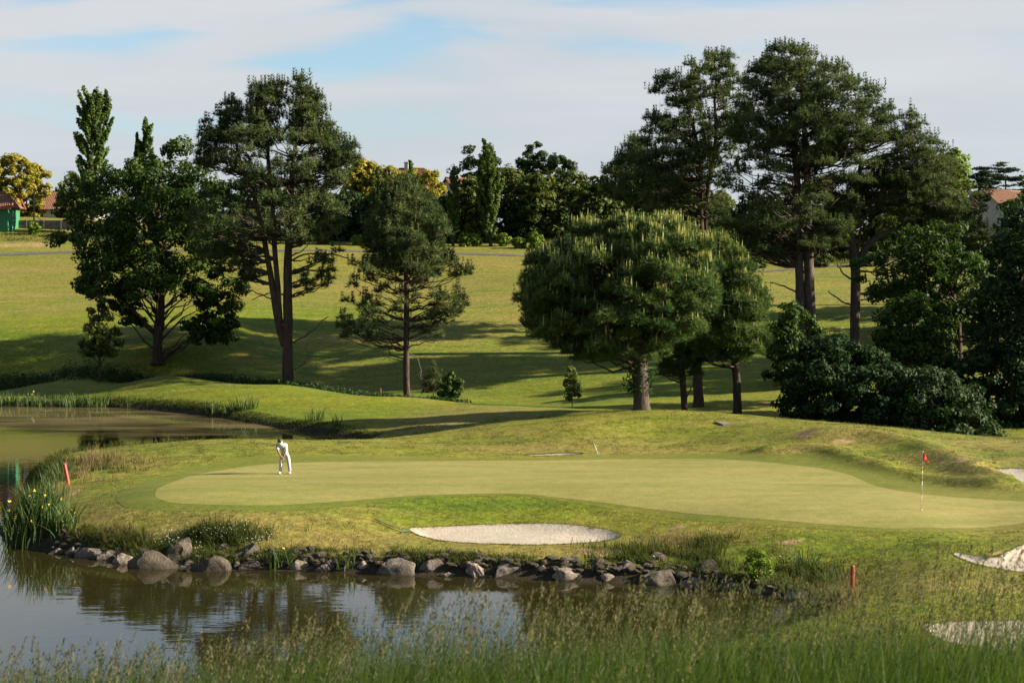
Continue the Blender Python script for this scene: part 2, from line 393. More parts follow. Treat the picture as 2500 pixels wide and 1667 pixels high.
M_white = simple_mat('white_paint', (0.425, 0.416, 0.391), 0.4, (0.383, 0.365, 0.340), 5)
M_ochre = simple_mat('ochre_paint', (0.50, 0.26, 0.05), 0.45, (0.40, 0.2, 0.04), 8)
M_flag = simple_mat('red_flag_cloth', (0.62, 0.03, 0.02), 0.8, (0.5, 0.02, 0.015), 6)
M_concrete = simple_mat('concrete', (0.145, 0.128, 0.115), 0.9, (0.085, 0.076, 0.068), 1.6, 0.3, 9, spec=0.15)
M_shed = simple_mat('green_wall', (0.019, 0.136, 0.064), 0.8, (0.034, 0.102, 0.055), 0.9, spec=0.15)
M_fascia = simple_mat('red_fascia', (0.204, 0.047, 0.027), 0.7, (0.162, 0.038, 0.025), 2)
M_tile = simple_mat('clay_tile', (0.162, 0.075, 0.048), 0.85, (0.085, 0.047, 0.036), 3.0, spec=0.15)
M_wallw = simple_mat('white_render', (0.360, 0.336, 0.312), 0.85, (0.304, 0.288, 0.264), 1.2, spec=0.15)
M_gpole = simple_mat('green_metal', (0.03, 0.10, 0.06), 0.5, (0.02, 0.07, 0.045), 3)
M_glass = simple_mat('window_glass', (0.03, 0.035, 0.04), 0.12)

def rock_mat(name, ca, cb, moss):
    m, N, L = mat(name)
    tc = node(N, 'ShaderNodeTexCoord'); geo = node(N, 'ShaderNodeNewGeometry')
    n1 = node(N, 'ShaderNodeTexNoise', {'Scale': 3.5, 'Detail': 8, 'Roughness': 0.65}); L.new(tc.outputs['Object'], n1.inputs['Vector'])
    n2 = node(N, 'ShaderNodeTexNoise', {'Scale': 14, 'Detail': 6, 'Roughness': 0.7}); L.new(tc.outputs['Object'], n2.inputs['Vector'])
    r1 = node(N, 'ShaderNodeMapRange', {1: 0.38, 2: 0.64}); L.new(n1.outputs[0], r1.inputs[0])
    mx = node(N, 'ShaderNodeMixRGB', {1: c4(ca), 2: c4(cb)}); L.new(r1.outputs[0], mx.inputs[0])
    r2 = node(N, 'ShaderNodeMapRange', {1: 0.32, 2: 0.66, 3: 0.35, 4: 1.75}); L.new(n2.outputs[0], r2.inputs[0])
    cx = node(N, 'ShaderNodeCombineXYZ'); [L.new(r2.outputs[0], cx.inputs[i]) for i in range(3)]
    m2 = node(N, 'ShaderNodeMixRGB', {0: 1.0}, blend_type='MULTIPLY'); L.new(mx.outputs[0], m2.inputs[1]); L.new(cx.outputs[0], m2.inputs[2])
    # moss settles on faces that look up
    sp = node(N, 'ShaderNodeSeparateXYZ'); L.new(geo.outputs['Normal'], sp.inputs[0])
    ms = node(N, 'ShaderNodeMath', operation='MULTIPLY'); L.new(sp.outputs[2], ms.inputs[0]); L.new(n1.outputs[0], ms.inputs[1])
    mr = node(N, 'ShaderNodeMapRange', {1: 0.42, 2: 0.60, 3: 0, 4: moss}); L.new(ms.outputs[0], mr.inputs[0])
    m3 = node(N, 'ShaderNodeMixRGB', {2: (0.055, 0.052, 0.015, 1)}); L.new(mr.outputs[0], m3.inputs[0]); L.new(m2.outputs[0], m3.inputs[1])
    # wet band just above the water (z = 0)
    sz = node(N, 'ShaderNodeSeparateXYZ'); L.new(geo.outputs['Position'], sz.inputs[0])
    wz = node(N, 'ShaderNodeMath', operation='MULTIPLY_ADD'); L.new(n2.outputs[0], wz.inputs[0]); wz.inputs[1].default_value = -0.06; L.new(sz.outputs[2], wz.inputs[2])
    wr = node(N, 'ShaderNodeMapRange', {1: 0.0, 2: 0.05, 3: 0.6, 4: 0}); L.new(wz.outputs[0], wr.inputs[0])
    m4 = node(N, 'ShaderNodeMixRGB', {2: (0.035, 0.026, 0.018, 1)}); L.new(wr.outputs[0], m4.inputs[0]); L.new(m3.outputs[0], m4.inputs[1])
    b = node(N, 'ShaderNodeBsdfPrincipled', {'Roughness': 0.9}); b.inputs['Specular IOR Level'].default_value = 0.2
    L.new(m4.outputs[0], b.inputs['Base Color'])
    bp = node(N, 'ShaderNodeBump', {'Strength': 1.0, 'Distance': 0.09}); L.new(n2.outputs[0], bp.inputs['Height']); L.new(bp.outputs[0], b.inputs['Normal'])
    o = node(N, 'ShaderNodeOutputMaterial'); L.new(b.outputs[0], o.inputs[0])
    return m
M_rockg = rock_mat('grey_rock', (0.137, 0.113, 0.097), (0.059, 0.050, 0.043), 0.5)
M_rockl = rock_mat('pale_rock', (0.211, 0.171, 0.143), (0.099, 0.083, 0.066), 0.15)
M_rockd = rock_mat('dark_rock', (0.081, 0.067, 0.052), (0.034, 0.029, 0.022), 0.8)

def water_mat():
    m, N, L = mat('pond_water')
    geo = node(N, 'ShaderNodeNewGeometry')
    mp = node(N, 'ShaderNodeMapping', {'Scale': (0.8, 2.2, 1)}); L.new(geo.outputs['Position'], mp.inputs[0])
    n1 = node(N, 'ShaderNodeTexNoise', {'Scale': 1.1, 'Detail': 3, 'Roughness': 0.5}); L.new(mp.outputs[0], n1.inputs['Vector'])
    bp = node(N, 'ShaderNodeBump', {'Strength': 0.05, 'Distance': 0.05}); L.new(n1.outputs[0], bp.inputs['Height'])
    b = node(N, 'ShaderNodeBsdfPrincipled', {'Roughness': 0.02, 'IOR': 1.42, 'Base Color': (0.016, 0.014, 0.0045, 1)}); b.inputs['Specular IOR Level'].default_value = 0.9
    L.new(bp.outputs[0], b.inputs['Normal'])
    # floating pollen and algae film: long drifting patches, mostly on the far arm of the pond
    mp2 = node(N, 'ShaderNodeMapping', {'Scale': (0.10, 0.36, 1), 'Rotation': (0, 0, 0.10), 'Location': (1.3, 0.0, 0)}); L.new(geo.outputs['Position'], mp2.inputs[0])
    n2 = node(N, 'ShaderNodeTexNoise', {'Scale': 1.0, 'Detail': 9, 'Roughness': 0.68, 'Distortion': 0.4}); L.new(mp2.outputs[0], n2.inputs['Vector'])
    sp = node(N, 'ShaderNodeSeparateXYZ'); L.new(geo.outputs['Position'], sp.inputs[0])
    near = node(N, 'ShaderNodeMapRange', {1: 78, 2: 96, 3: -0.30, 4: 0.10}); L.new(sp.outputs[1], near.inputs[0])
    sm = node(N, 'ShaderNodeMath', operation='ADD'); L.new(n2.outputs[0], sm.inputs[0]); L.new(near.outputs[0], sm.inputs[1])
    fr = node(N, 'ShaderNodeMapRange', {1: 0.47, 2: 0.76, 3: 0, 4: 0.46}); L.new(sm.outputs[0], fr.inputs[0])
    fm = node(N, 'ShaderNodeBsdfDiffuse', {0: (0.15, 0.12, 0.065, 1)})
    ms = node(N, 'ShaderNodeMixShader'); L.new(fr.outputs[0], ms.inputs[0]); L.new(b.outputs[0], ms.inputs[1]); L.new(fm.outputs[0], ms.inputs[2])
    o = node(N, 'ShaderNodeOutputMaterial'); L.new(ms.outputs[0], o.inputs[0])
    return m
M_water = water_mat()

# ------------------------------------------------------------------ terrain
def Wp(px, py, z=0.0):
    D = (CAMZ - z) * F / (py - HORIZ); return ((px - 1250) * D / F, D)

pond = [Wp(60, 1335), Wp(138, 1347), Wp(300, 1375), Wp(440, 1386), Wp(516, 1392), Wp(723, 1393), Wp(965, 1402), Wp(1200, 1410), Wp(1391, 1418), Wp(1615, 1427), Wp(1787, 1442), Wp(1946, 1468), Wp(2030, 1486),
        Wp(2020, 1510), Wp(1900, 1545), Wp(1700, 1590), Wp(1400, 1640), Wp(900, 1700), (-12, 33), (-40, 32), (-95, 34), (-100, 75), (-95, 114), (-50, 114), Wp(0, 988), Wp(200, 990), Wp(350, 1000), Wp(500, 1014), Wp(600, 1030), Wp(700, 1047), Wp(830, 1067), Wp(878, 1074),
        (-10.8, 82.6), (-13.5, 78.8), (-19, 77.3), (-23.9, 74.8), (-24.2, 71), (-22.2, 65), (-21.0, 60), (-20.2, 56)]
pond = smooth_poly(pond, 3)

ctrl = []
def cp(*pts):
    for p in pts: ctrl.append(P(*p))
def cw(*pts):
    for p in pts: ctrl.append(p)
# island: bank, plateau of the green, left tip
cp((300, 1235, 54.4), (400, 1230, 54.2), (700, 1235, 54), (690, 1157, 63), (1250, 1203, 56.6), (1250, 1150, 64), (2250, 1245, 52), (1900, 1270, 51), (2400, 1285, 50.2), (1900, 1190, 58), (1500, 1225, 55), (2450, 1200, 56), (1700, 1130, 66), (1250, 1118, 68.5), (900, 1110, 69.5), (2000, 1120, 66), (2300, 1180, 59),
   (310, 1105, 71), (420, 1085, 73), (600, 1072, 76), (900, 1073, 77), (170, 1190, 61.5), (1000, 1217, 55.6), (1060, 1210, 56.1), (1420, 1225, 55.2))
cp((1250, 1360, 48.4), (1250, 1327, 50.1), (1250, 1284, 52.9), (1050, 1288, 52.7), (1450, 1290, 52.4), (1250, 1245, 54.6), (560, 1290, 51.3), (800, 1270, 52.4), (800, 1345, 49.6), (560, 1345, 50.0), (300, 1290, 52.3), (300, 1340, 51.2), (200, 1270, 53.8), (120, 1270, 54.4), (1000, 1300, 52.0), (1520, 1305, 51.6), (1050, 1335, 49.8), (1450, 1330, 49.9),
   (1700, 1325, 49.7), (1700, 1300, 50.5), (1950, 1330, 48.6), (2000, 1400, 46.5), (1900, 1360, 47.7), (1600, 1340, 49.0), (1600, 1365, 48.0))
# ridge behind and the mounds before it
cp((1560, 1000, 85), (1750, 1010, 82), (2000, 1030, 77.5), (2250, 1055, 73), (2500, 1082, 69), (2700, 1090, 67), (1400, 1040, 77), (1250, 1112, 70.3), (1400, 1108, 70.5), (1300, 1070, 75), (1300, 1034, 80.5), (1050, 1078, 76), (1200, 1046, 79.5), (1200, 1031, 86), (1200, 1014, 93), (1000, 1064, 78.5), (1000, 1046, 87), (1100, 1055, 79.3), (1100, 1038, 87), (1400, 1017, 82.5), (1380, 1007, 91), (850, 1086, 81.5), (920, 1080, 82), (920, 1062, 88), (2020, 1055, 72.0), (1900, 1060, 73.0), (2150, 1080, 69), (1600, 1075, 75), (1750, 1085, 72.5), (2300, 1110, 66), (2450, 1165, 59), (2300, 1140, 63.0), (1450, 1012, 83.5))
for px, z, D in ((1560, 1.2, 93), (1750, 1.1, 91), (2000, 1.0, 87), (2250, 0.9, 83), (2500, 0.8, 80), (2800, 0.8, 80), (1300, 0.9, 90), (1560, 0.7, 101), (2000, 0.7, 98), (2500, 0.6, 94)):
    cw(((px - 1250) * D / F, D, z))
# far hump beyond the pond
cp((350, 972, 110.5), (620, 1000, 102), (880, 1030, 92.5), (400, 918, 118), (700, 940, 114), (1000, 970, 107), (1200, 988, 102), (1450, 1003, 96), (1000, 1012, 98), (100, 940, 119), (-300, 930, 120), (200, 972, 113.5))
for px, z, D in ((0, 0.3, 126), (400, 0.7, 124.5), (700, 0.4, 120), (1000, 0.1, 113.5), (1250, 0.2, 108)):
    cw(((px - 1250) * D / F, D, z))
# fairway rising to the path
cp((0, 810, 136), (150, 806, 136), (300, 803, 135), (620, 852, 131), (385, 852, 128.5), (0, 880, 130), (240, 870, 128), (100, 760, 147), (-400, 800, 138), (600, 905, 126), (700, 850, 133), (1000, 850, 133), (1300, 900, 126), (1600, 945, 115), (1850, 945, 112), (1000, 750, 150), (1300, 800, 141), (400, 740, 151), (2050, 760, 147), (2050, 830, 137), (2400, 900, 114), (2700, 850, 125), (1000, 685, 168), (400, 680, 167), (1400, 700, 160), (2050, 700, 162),
   (0, 622, 186), (600, 612, 188), (1000, 617, 188), (1250, 622, 186), (1500, 640, 183), (1900, 657, 178), (2050, 648, 180), (2400, 640, 184), (-400, 625, 186), (2900, 640, 184),
   (0, 590, 195), (1200, 605, 194), (1400, 592, 200), (100, 572, 204), (1200, 590, 204), (2000, 622, 198), (2400, 560, 215), (100, 532, 222), (-300, 540, 220), (600, 560, 218), (1200, 570, 218), (1700, 580, 215))
for x in (-150, -60, 0, 60, 150): cw((x, 270, 17.0))
for x in (-220, 0, 220): cw((x, 420, 15.0))
for x in (-130, 130): cw((x, 150, 7.0), (x, 60, 1.5), (x, 95, 1.6), (x, 190, 12.5))
# near slope right of the pond and the hill under the camera
cp((2078, 1440, 44.6), (2300, 1330, 47.5), (2200, 1420, 43.2), (2300, 1470, 40), (2500, 1450, 41), (2450, 1360, 45.8), (2400, 1530, 37.5), (2550, 1570, 36), (2700, 1400, 44), (2700, 1300, 48))
for x in (-16, -8, 0, 8, 16):
    dl = -0.25 if x < -4 else (0.05 if x > 4 else -0.05)
    cw((x * 0.3, 0, 8.35), (x * 0.35, 6, 7.62 + dl * 0.5), (x * 0.5, 9, 7.02 + dl), (x * 0.55, 12, 6.1 + dl), (x * 0.7, 16, 4.8 + dl), (x * 0.8, 22, 2.9 + (0.6 if x > 10 else 0)), (x * 1.1, 29, 1.0 if x < 8 else 1.5))
cw((-40, 10, 5.5), (40, 10, 6.5), (-60, 25, 1.5), (50, 25, 2.5), (-40, -10, 8), (40, -10, 8), (0, -12, 8.5))
ctrl = np.asarray(ctrl, float)
# drop near-duplicate control points
keep = []
for i, p in enumerate(ctrl):
    if all(np.hypot(p[0] - ctrl[j][0], p[1] - ctrl[j][1]) > 0.5 for j in keep): keep.append(i)
ctrl = ctrl[keep]
S = 50.0
cx_, cy_ = ctrl[:, 0] / S, ctrl[:, 1] / S
def tpsk(r2): return 0.5 * r2 * np.log(np.maximum(r2, 1e-12))
n_ = len(ctrl)
A = np.zeros((n_ + 3, n_ + 3))
A[:n_, :n_] = tpsk((cx_[:, None] - cx_[None]) ** 2 + (cy_[:, None] - cy_[None]) ** 2) + np.eye(n_) * 4e-5
A[:n_, n_] = 1; A[:n_, n_ + 1] = cx_; A[:n_, n_ + 2] = cy_; A[n_:, :n_] = A[:n_, n_:].T
wts = np.linalg.solve(A, np.concatenate([ctrl[:, 2], [0, 0, 0]]))
def land(x, y):
    x = np.asarray(x, float) / S; y = np.asarray(y, float) / S
    r = wts[n_] + wts[n_ + 1] * x + wts[n_ + 2] * y
    for i in range(n_): r = r + wts[i] * tpsk((x - cx_[i]) ** 2 + (y - cy_[i]) ** 2)
    return r

def axis(segs):
    out = []
    for a, b, s in segs: out.append(np.arange(a, b, s))
    out.append(np.array([segs[-1][1]])); return np.concatenate(out)
GX = axis([(-900, -300, 100), (-300, -110, 19), (-110, -46, 2.0), (-46, -26, 0.8), (-26, 32, 0.26), (32, 50, 0.7), (50, 110, 2.0), (110, 300, 19), (300, 901, 100)])
GY = axis([(-30, 0, 3), (0, 34, 0.8), (34, 43, 0.4), (43, 86, 0.24), (86, 132, 0.45), (132, 215, 1.1), (215, 280, 4), (280, 500, 30), (500, 2500, 250)])
XX, YY = np.meshgrid(GX, GY)                      # rows: y
fardist = sstep(300, 420, YY) + sstep(160, 260, np.abs(XX)); fardist = np.clip(fardist, 0, 1)
LZ = land(np.clip(XX, -220, 220), np.clip(YY, -30, 420))
LZ = np.clip(LZ, -2, 22)
LZ = LZ * (1 - fardist) + fardist * np.minimum(LZ, 14.5)

BUNK = {}
def wpoly(pts, z): return smooth_poly([Wp(px, py, z) for px, py in pts], 4)
BUNK['front'] = wpoly([(1000, 1296), (1050, 1292), (1150, 1289), (1260, 1287), (1380, 1290), (1470, 1297), (1512, 1305), (1490, 1315), (1430, 1321), (1320, 1325), (1200, 1323), (1100, 1317), (1040, 1308)], 0.70)
BUNK['right'] = wpoly([(2326, 1352), (2380, 1359), (2425, 1363), (2465, 1352), (2500, 1341), (2560, 1336), (2620, 1350), (2620, 1385), (2500, 1391), (2430, 1383), (2370, 1370)], 0.98)
BUNK['upper'] = wpoly([(2402, 1153), (2450, 1150), (2520, 1152), (2600, 1165), (2560, 1190), (2500, 1182), (2440, 1166)], 1.72)
BUNK['near'] = wpoly([(2255, 1525), (2330, 1518), (2450, 1518), (2600, 1520), (2620, 1570), (2500, 1588), (2400, 1580), (2300, 1560)], 0.78)
BUNK['rear'] = wpoly([(1285, 1113), (1330, 1111), (1390, 1110), (1420, 1111), (1400, 1114), (1340, 1116), (1300, 1116)], 1.22)

sd_pond = poly_sd(pond, XX, YY)
bankw = np.where((YY < 56) & (XX > -19) & (XX < 14), 0.8, 1.7)
t = np.clip(-sd_pond / bankw, 0, 1)
GZ = np.where(sd_pond > 0, -1.1 * sstep(0, 3.0, sd_pond) - 0.04, np.maximum(LZ, 0.12) * (1 - (1 - t) ** 2.2))
sd_b = {k: poly_sd(p, XX, YY) for k, p in BUNK.items()}
for k, s in sd_b.items():
    dp = {'front': 0.16, 'right': 0.20, 'upper': 0.16, 'near': 0.18, 'rear': 0.16}[k]
    GZ = GZ - dp * sstep(-0.12, 0.5, s)

def zg(x, y):
    x = np.asarray(x, float); y = np.asarray(y, float)
    i = np.clip(np.searchsorted(GX, x) - 1, 0, len(GX) - 2); j = np.clip(np.searchsorted(GY, y) - 1, 0, len(GY) - 2)
    fx = np.clip((x - GX[i]) / (GX[i + 1] - GX[i]), 0, 1); fy = np.clip((y - GY[j]) / (GY[j + 1] - GY[j]), 0, 1)
    return (GZ[j, i] * (1 - fx) + GZ[j, i + 1] * fx) * (1 - fy) + (GZ[j + 1, i] * (1 - fx) + GZ[j + 1, i + 1] * fx) * fy

_D = np.concatenate([np.arange(18, 100, 0.05), np.arange(100, 240, 0.2)])
def hit(px, py, dmin=18):
    """where the sight line through this point of the photograph meets the ground"""
    x = (px - 1250) * _D / F; z = CAMZ - (py - HORIZ) * _D / F
    k = np.nonzero((z <= np.maximum(zg(x, _D), 0)) & (_D >= dmin))[0]
    d = _D[k[0]] if len(k) else _D[-1]
    return np.array([(px - 1250) * d / F, d])

green_px = [(378, 1208), (390, 1190), (434, 1173), (481, 1158), (587, 1141), (660, 1133), (800, 1128), (1000, 1126), (1150, 1125), (1300, 1125), (1500, 1121), (1700, 1120), (1800, 1123), (1900, 1132), (2002, 1143), (2079, 1161), (2130, 1184), (2206, 1200), (2283, 1210), (2385, 1218), (2500, 1225), (2580, 1236), (2600, 1250), (2580, 1264), (2500, 1277), (2436, 1285), (2334, 1290), (2232, 1290), (2155, 1290), (2002, 1280), (1900, 1271), (1800, 1264), (1700, 1256), (1600, 1244), (1450, 1225), (1330, 1212), (1260, 1206), (1161, 1206), (1021, 1210), (937, 1217), (852, 1223), (780, 1228), (600, 1234), (440, 1230), (392, 1220)]
collar_px = [(282, 1217), (299, 1198), (352, 1175), (440, 1151), (528, 1130), (640, 1113), (800, 1112), (1000, 1114), (1150, 1119), (1300, 1120), (1450, 1114), (1600, 1109), (1800, 1109), (1900, 1114), (1964, 1111), (2015, 1120), (2091, 1140), (2155, 1149), (2193, 1167), (2257, 1183), (2359, 1193), (2500, 1203), (2620, 1215), (2650, 1250), (2620, 1278), (2500, 1290), (2436, 1295), (2300, 1299), (2155, 1299), (2002, 1292), (1900, 1285), (1700, 1272), (1600, 1260), (1450, 1236), (1330, 1218), (1260, 1211), (1161, 1211), (1021, 1216), (937, 1226), (852, 1236), (780, 1242), (640, 1247), (411, 1248), (314, 1240), (293, 1230)]
GREEN = smooth_poly([hit(*p) for p in green_px], 3)
COLLAR = smooth_poly([hit(*p) for p in collar_px], 3)
sd_c = poly_sd(COLLAR, XX, YY)
# longer grass outside the mown collar stands a little proud; tufty relief away from it
mown = sstep(-0.28, 0.05, sd_c)
out_land = (sd_pond < -0.3).astype(float)
for s in sd_b.values(): out_land = out_land * (1 - sstep(-0.25, 0.0, s))
near_ = 1 - sstep(95, 130, YY)
GZ = GZ + out_land * (1 - mown) * (0.012 + near_ * 0.09 * (fbm(XX / 1.6, YY / 1.6, 3) - 0.47) + 0.06 * (fbm(XX / 7, YY / 7, 11) - 0.47))
# low turf folds on the mound behind the green
def ridge_line(pts, wd, h):
    global GZ
    p = smooth_poly([hit(*q) for q in pts], 4, close=False)
    d = np.full(XX.shape, 1e9)
    for a, b in zip(p[:-1], p[1:]):
        dx, dy = b - a; tt = np.clip(((XX - a[0]) * dx + (YY - a[1]) * dy) / (dx * dx + dy * dy + 1e-9), 0, 1)
        d = np.minimum(d, np.hypot(XX - a[0] - tt * dx, YY - a[1] - tt * dy))
    GZ = GZ + h * np.exp(-(d / wd) ** 2) * out_land
ridge_line([(1880, 1102), (1960, 1097), (2030, 1106), (2090, 1125), (2150, 1138)], 0.8, 0.30)
ridge_line([(2010, 1062), (2120, 1066), (2250, 1095), (2330, 1130), (2400, 1160), (2460, 1176)], 1.2, 0.40)
ridge_line([(2160, 1143), (2220, 1160), (2300, 1173), (2420, 1182)], 0.6, 0.16)
ridge_line([(900, 1100), (1000, 1104), (1100, 1112)], 0.8, 0.10)

# ground attributes: straw-dry, soil, bare
def blob(pts):
    a = np.zeros(XX.shape)
    for px, py, rx, ry in pts:
        c = hit(px, py); e = hit(px + rx, py); f2 = hit(px, py - ry)
        ax = abs(e[0] - c[0]) + 1e-3; ay = max(abs(f2[1] - c[1]), 0.1)
        a = np.maximum(a, np.exp(-((XX - c[0]) / ax) ** 2 - ((YY - c[1]) / ay) ** 2))
    return a
dry = 0.28 + 0.0 * XX
isl = ((YY > 44) & (YY < 80) & (XX > -24) & (XX < 40)).astype(float)
dry = dry + 0.12 * isl + 0.20 * sstep(125, 150, YY)
dry = dry + 0.55 * blob([(800, 1320, 260, 45), (620, 1265, 240, 16), (250, 1260, 140, 20), (1080, 1030, 170, 26), (1180, 1005, 160, 12), (2060, 1075, 110, 25), (1960, 1098, 60, 8), (2280, 1110, 90, 18), (2380, 1140, 60, 18), (2420, 1085, 120, 10), (1550, 1100, 150, 18), (1300, 1095, 130, 14), (1250, 1345, 250, 14), (1640, 1330, 150, 18), (350, 1130, 50, 10), (2400, 1420, 200, 30)])
dry = dry + 0.30 * blob([(60, 660, 170, 14), (120, 720, 160, 8), (900, 700, 300, 16), (1150, 780, 280, 18), (900, 830, 250, 12), (1150, 640, 200, 12), (1250, 730, 160, 12), (800, 900, 200, 12)])
dry = dry - 0.55 * blob([(1280, 1235, 280, 28), (880, 1000, 90, 20), (650, 975, 200, 30), (1950, 1350, 180, 45), (2250, 1330, 150, 35), (2200, 1250, 200, 10), (100, 790, 240, 20), (450, 780, 240, 20), (1850, 800, 300, 40), (1500, 960, 400, 40), (700, 770, 400, 22)])
soil = np.where((sd_pond < 0) & (sd_pond > -0.85), 1.0, 0.0) * (1 - sstep(0.45, 0.85, -sd_pond))
soil = np.where(sd_pond >= 0, 1.0, soil)
for s in sd_b.values(): soil = np.maximum(soil, 0.35 * np.exp(-((s + 0.1) / 0.14) ** 2))
bare = blob([(1655, 1287, 28, 6), (1930, 1322, 42, 7), (1765, 1035, 22, 3), (1430, 1345, 30, 9), (1470, 1352, 26, 8), (1700, 1335, 26, 9), (2440, 1350, 40, 5), (150, 1215, 18, 22)])
bare = np.maximum(bare, 0.72 * blob([(2060, 1078, 50, 12), (1965, 1055, 50, 5), (1075, 1040, 50, 6), (20, 600, 60, 8), (90, 598, 60, 9), (2300, 1130, 40, 9), (2350, 1122, 40, 8)]))
nx, ny = len(GX), len(GY)
V = np.stack([XX, YY, GZ], -1).reshape(-1, 3)
ii = (np.arange(ny - 1)[:, None] * nx + np.arange(nx - 1)[None]).ravel()
Q = np.stack([ii, ii + 1, ii + nx + 1, ii + nx], -1)
me = mk_mesh('ground', V, Q, [M_ground], {'dry': np.clip(dry, 0, 1).ravel(), 'soil': np.clip(soil, 0, 1).ravel(), 'bare': np.clip(bare, 0, 1).ravel()}, True)
tag(link('ground', me), 'grassy golf course ground with mown rough, mounds and rising fairway', None, None, 'structure')

def sheet(name, poly, h, off, material, label, inset=0.0):
    """surface laid on the ground inside the outline"""
    p = np.asarray(poly)
    bd = []
    for a, b in zip(p, np.roll(p, -1, 0)):
        k = max(1, int(np.hypot(*(b - a)) / h)); bd += [a + (b - a) * i / k for i in range(k)]
    bd = np.asarray(bd); nb = len(bd)
    gx = np.arange(p[:, 0].min(), p[:, 0].max(), h); gy = np.arange(p[:, 1].min(), p[:, 1].max(), h)
    gx, gy = np.meshgrid(gx, gy); s = poly_sd(p, gx, gy); m = s > h * 0.45
    pts = np.concatenate([bd, np.stack([gx[m], gy[m]], -1)])
    r = delaunay_2d_cdt([Vector(q) for q in pts], [(i, (i + 1) % nb) for i in range(nb)], [], 1, 1e-5)
    v = np.array([tuple(q) for q in r[0]]); z = zg(v[:, 0], v[:, 1]) + off
    T = np.array([f for f in r[2] if len(f) == 3])
    a, b, c = v[T[:, 0]], v[T[:, 1]], v[T[:, 2]]
    fl = ((b - a)[:, 0] * (c - a)[:, 1] - (b - a)[:, 1] * (c - a)[:, 0]) < 0
    T[fl] = T[fl][:, ::-1]
    me = mk_mesh(name, np.column_stack([v, z]), T, [material], None, True)
    return tag(link(name, me), label, None, None, 'structure')
sheet('green_collar', COLLAR, 0.30, 0.007, M_collar, 'darker mown collar ringing the putting green')
sheet('putting_green', GREEN, 0.30, 0.012, M_green, 'pale smooth putting green where the golfer putts')
for k, lb in (('front', 'white sand bunker set in the bank before the green'), ('right', 'sand bunker at the right edge below the green'), ('upper', 'small sand bunker right of the flag behind the green'), ('near', 'sand bunker seen through the tall grass'), ('rear', 'sand sliver of the hollow behind the green')):
    sheet('bunker_sand', BUNK[k], 0.22, 0.018, M_sand, lb)

def ribbon(name, px, width, material, off, label):
    c = smooth_poly([hit(*p, dmin=120) for p in px], 8, close=False)
    t_ = nrm(np.gradient(c, axis=0)); nn = np.stack([-t_[:, 1], t_[:, 0]], -1)
    k = 5; rows = [c + nn * width * (j / (k - 1) - 0.5) for j in range(k)]
    v = np.stack(rows, 1).reshape(-1, 2); z = zg(v[:, 0], v[:, 1]) + off
    n = len(c); i = (np.arange(n - 1)[:, None] * k + np.arange(k - 1)[None]).ravel()
    return tag(link(name, mk_mesh(name, np.column_stack([v, z]), np.stack([i, i + k, i + k + 1, i + 1], -1), [material], None, True)), label, None, None, 'structure')
ribbon('cart_path', [(-250, 626), (0, 622), (140, 617), (300, 613), (600, 612), (800, 612), (1000, 617), (1130, 620), (1260, 624), (1330, 628)], 1.7, M_path, 0.04, 'grey asphalt cart path crossing the fairway')
ribbon('cart_path', [(1780, 668), (1900, 661), (2000, 653), (2080, 648), (2200, 642), (2400, 636)], 1.3, M_path, 0.04, 'grey cart path behind the tall pines')

pv = [(-110, 28, 0), (20, 28, 0), (20, 118, 0), (-110, 118, 0)]
tag(link('pond_water', mk_mesh('pond_water', pv, np.array([[0, 1, 2, 3]]), [M_water])), 'still pond water wrapping round the green', None, None, 'structure')

# ------------------------------------------------------------------ trees
def crown_pts(rows, D, n, rng, dr=0.85, shell=0.42, r_clump=1.0, maxd=7.0):
    """clump centres inside a body of revolution-like crown given by (py, x left, x right) rows"""
    r = np.asarray(rows, float)
    k = D / F
    py = np.linspace(r[0, 0], r[-1, 0], 200)
    xl = np.interp(py, r[:, 0], r[:, 1]); xr = np.interp(py, r[:, 0], r[:, 2])
    wdt = np.maximum(xr - xl, 1); p = wdt / wdt.sum()
    out = []; tries = 0
    mind = r_clump * 1.0
    while len(out) < n and tries < n * 40:
        tries += 1
        if tries % (n * 8) == 0: mind *= 0.8
        j = rng.choice(200, p=p)
        th = rng.uniform(0, 2 * np.pi); ra = rng.random() ** shell
        hw = max((xr[j] - xl[j]) / 2 * k - r_clump * 0.5, 0.08); cx = ((xr[j] + xl[j]) / 2 - 1250) * k
        z = CAMZ - (py[j] - HORIZ) * k
        z = min(z, CAMZ - (r[0, 0] - HORIZ) * k - r_clump * 0.45)
        q = np.array([cx + hw * ra * np.cos(th), D + min(hw * dr, maxd) * ra * np.sin(th), z])
        if out and np.min(np.sum((np.asarray(out) - q) ** 2, 1)) < mind * mind: continue
        out.append(q)
    return np.asarray(out)

def trunk_pts(pts, D):
    return np.array([[(a - 1250) * D / F, D + (o[0] if o else 0), CAMZ - (b - HORIZ) * D / F] for a, b, *o in pts])

def limb(geo, a, b, r0, r1, rng, rise=0.0, k=6, wig=0.06, seg=5):
    a = np.asarray(a); b = np.asarray(b); L = np.linalg.norm(b - a)
    t = np.linspace(0, 1, seg + 1)[:, None]
    p = a + (b - a) * t
    p[:, 2] += (rise * L * np.sin(np.pi * t[:, 0]))
    p[1:-1] += rng.normal(size=(seg - 1, 3)) * wig * L / seg
    geo.tube(p, np.linspace(r0, r1, seg + 1), k, rng=rng)
    return p

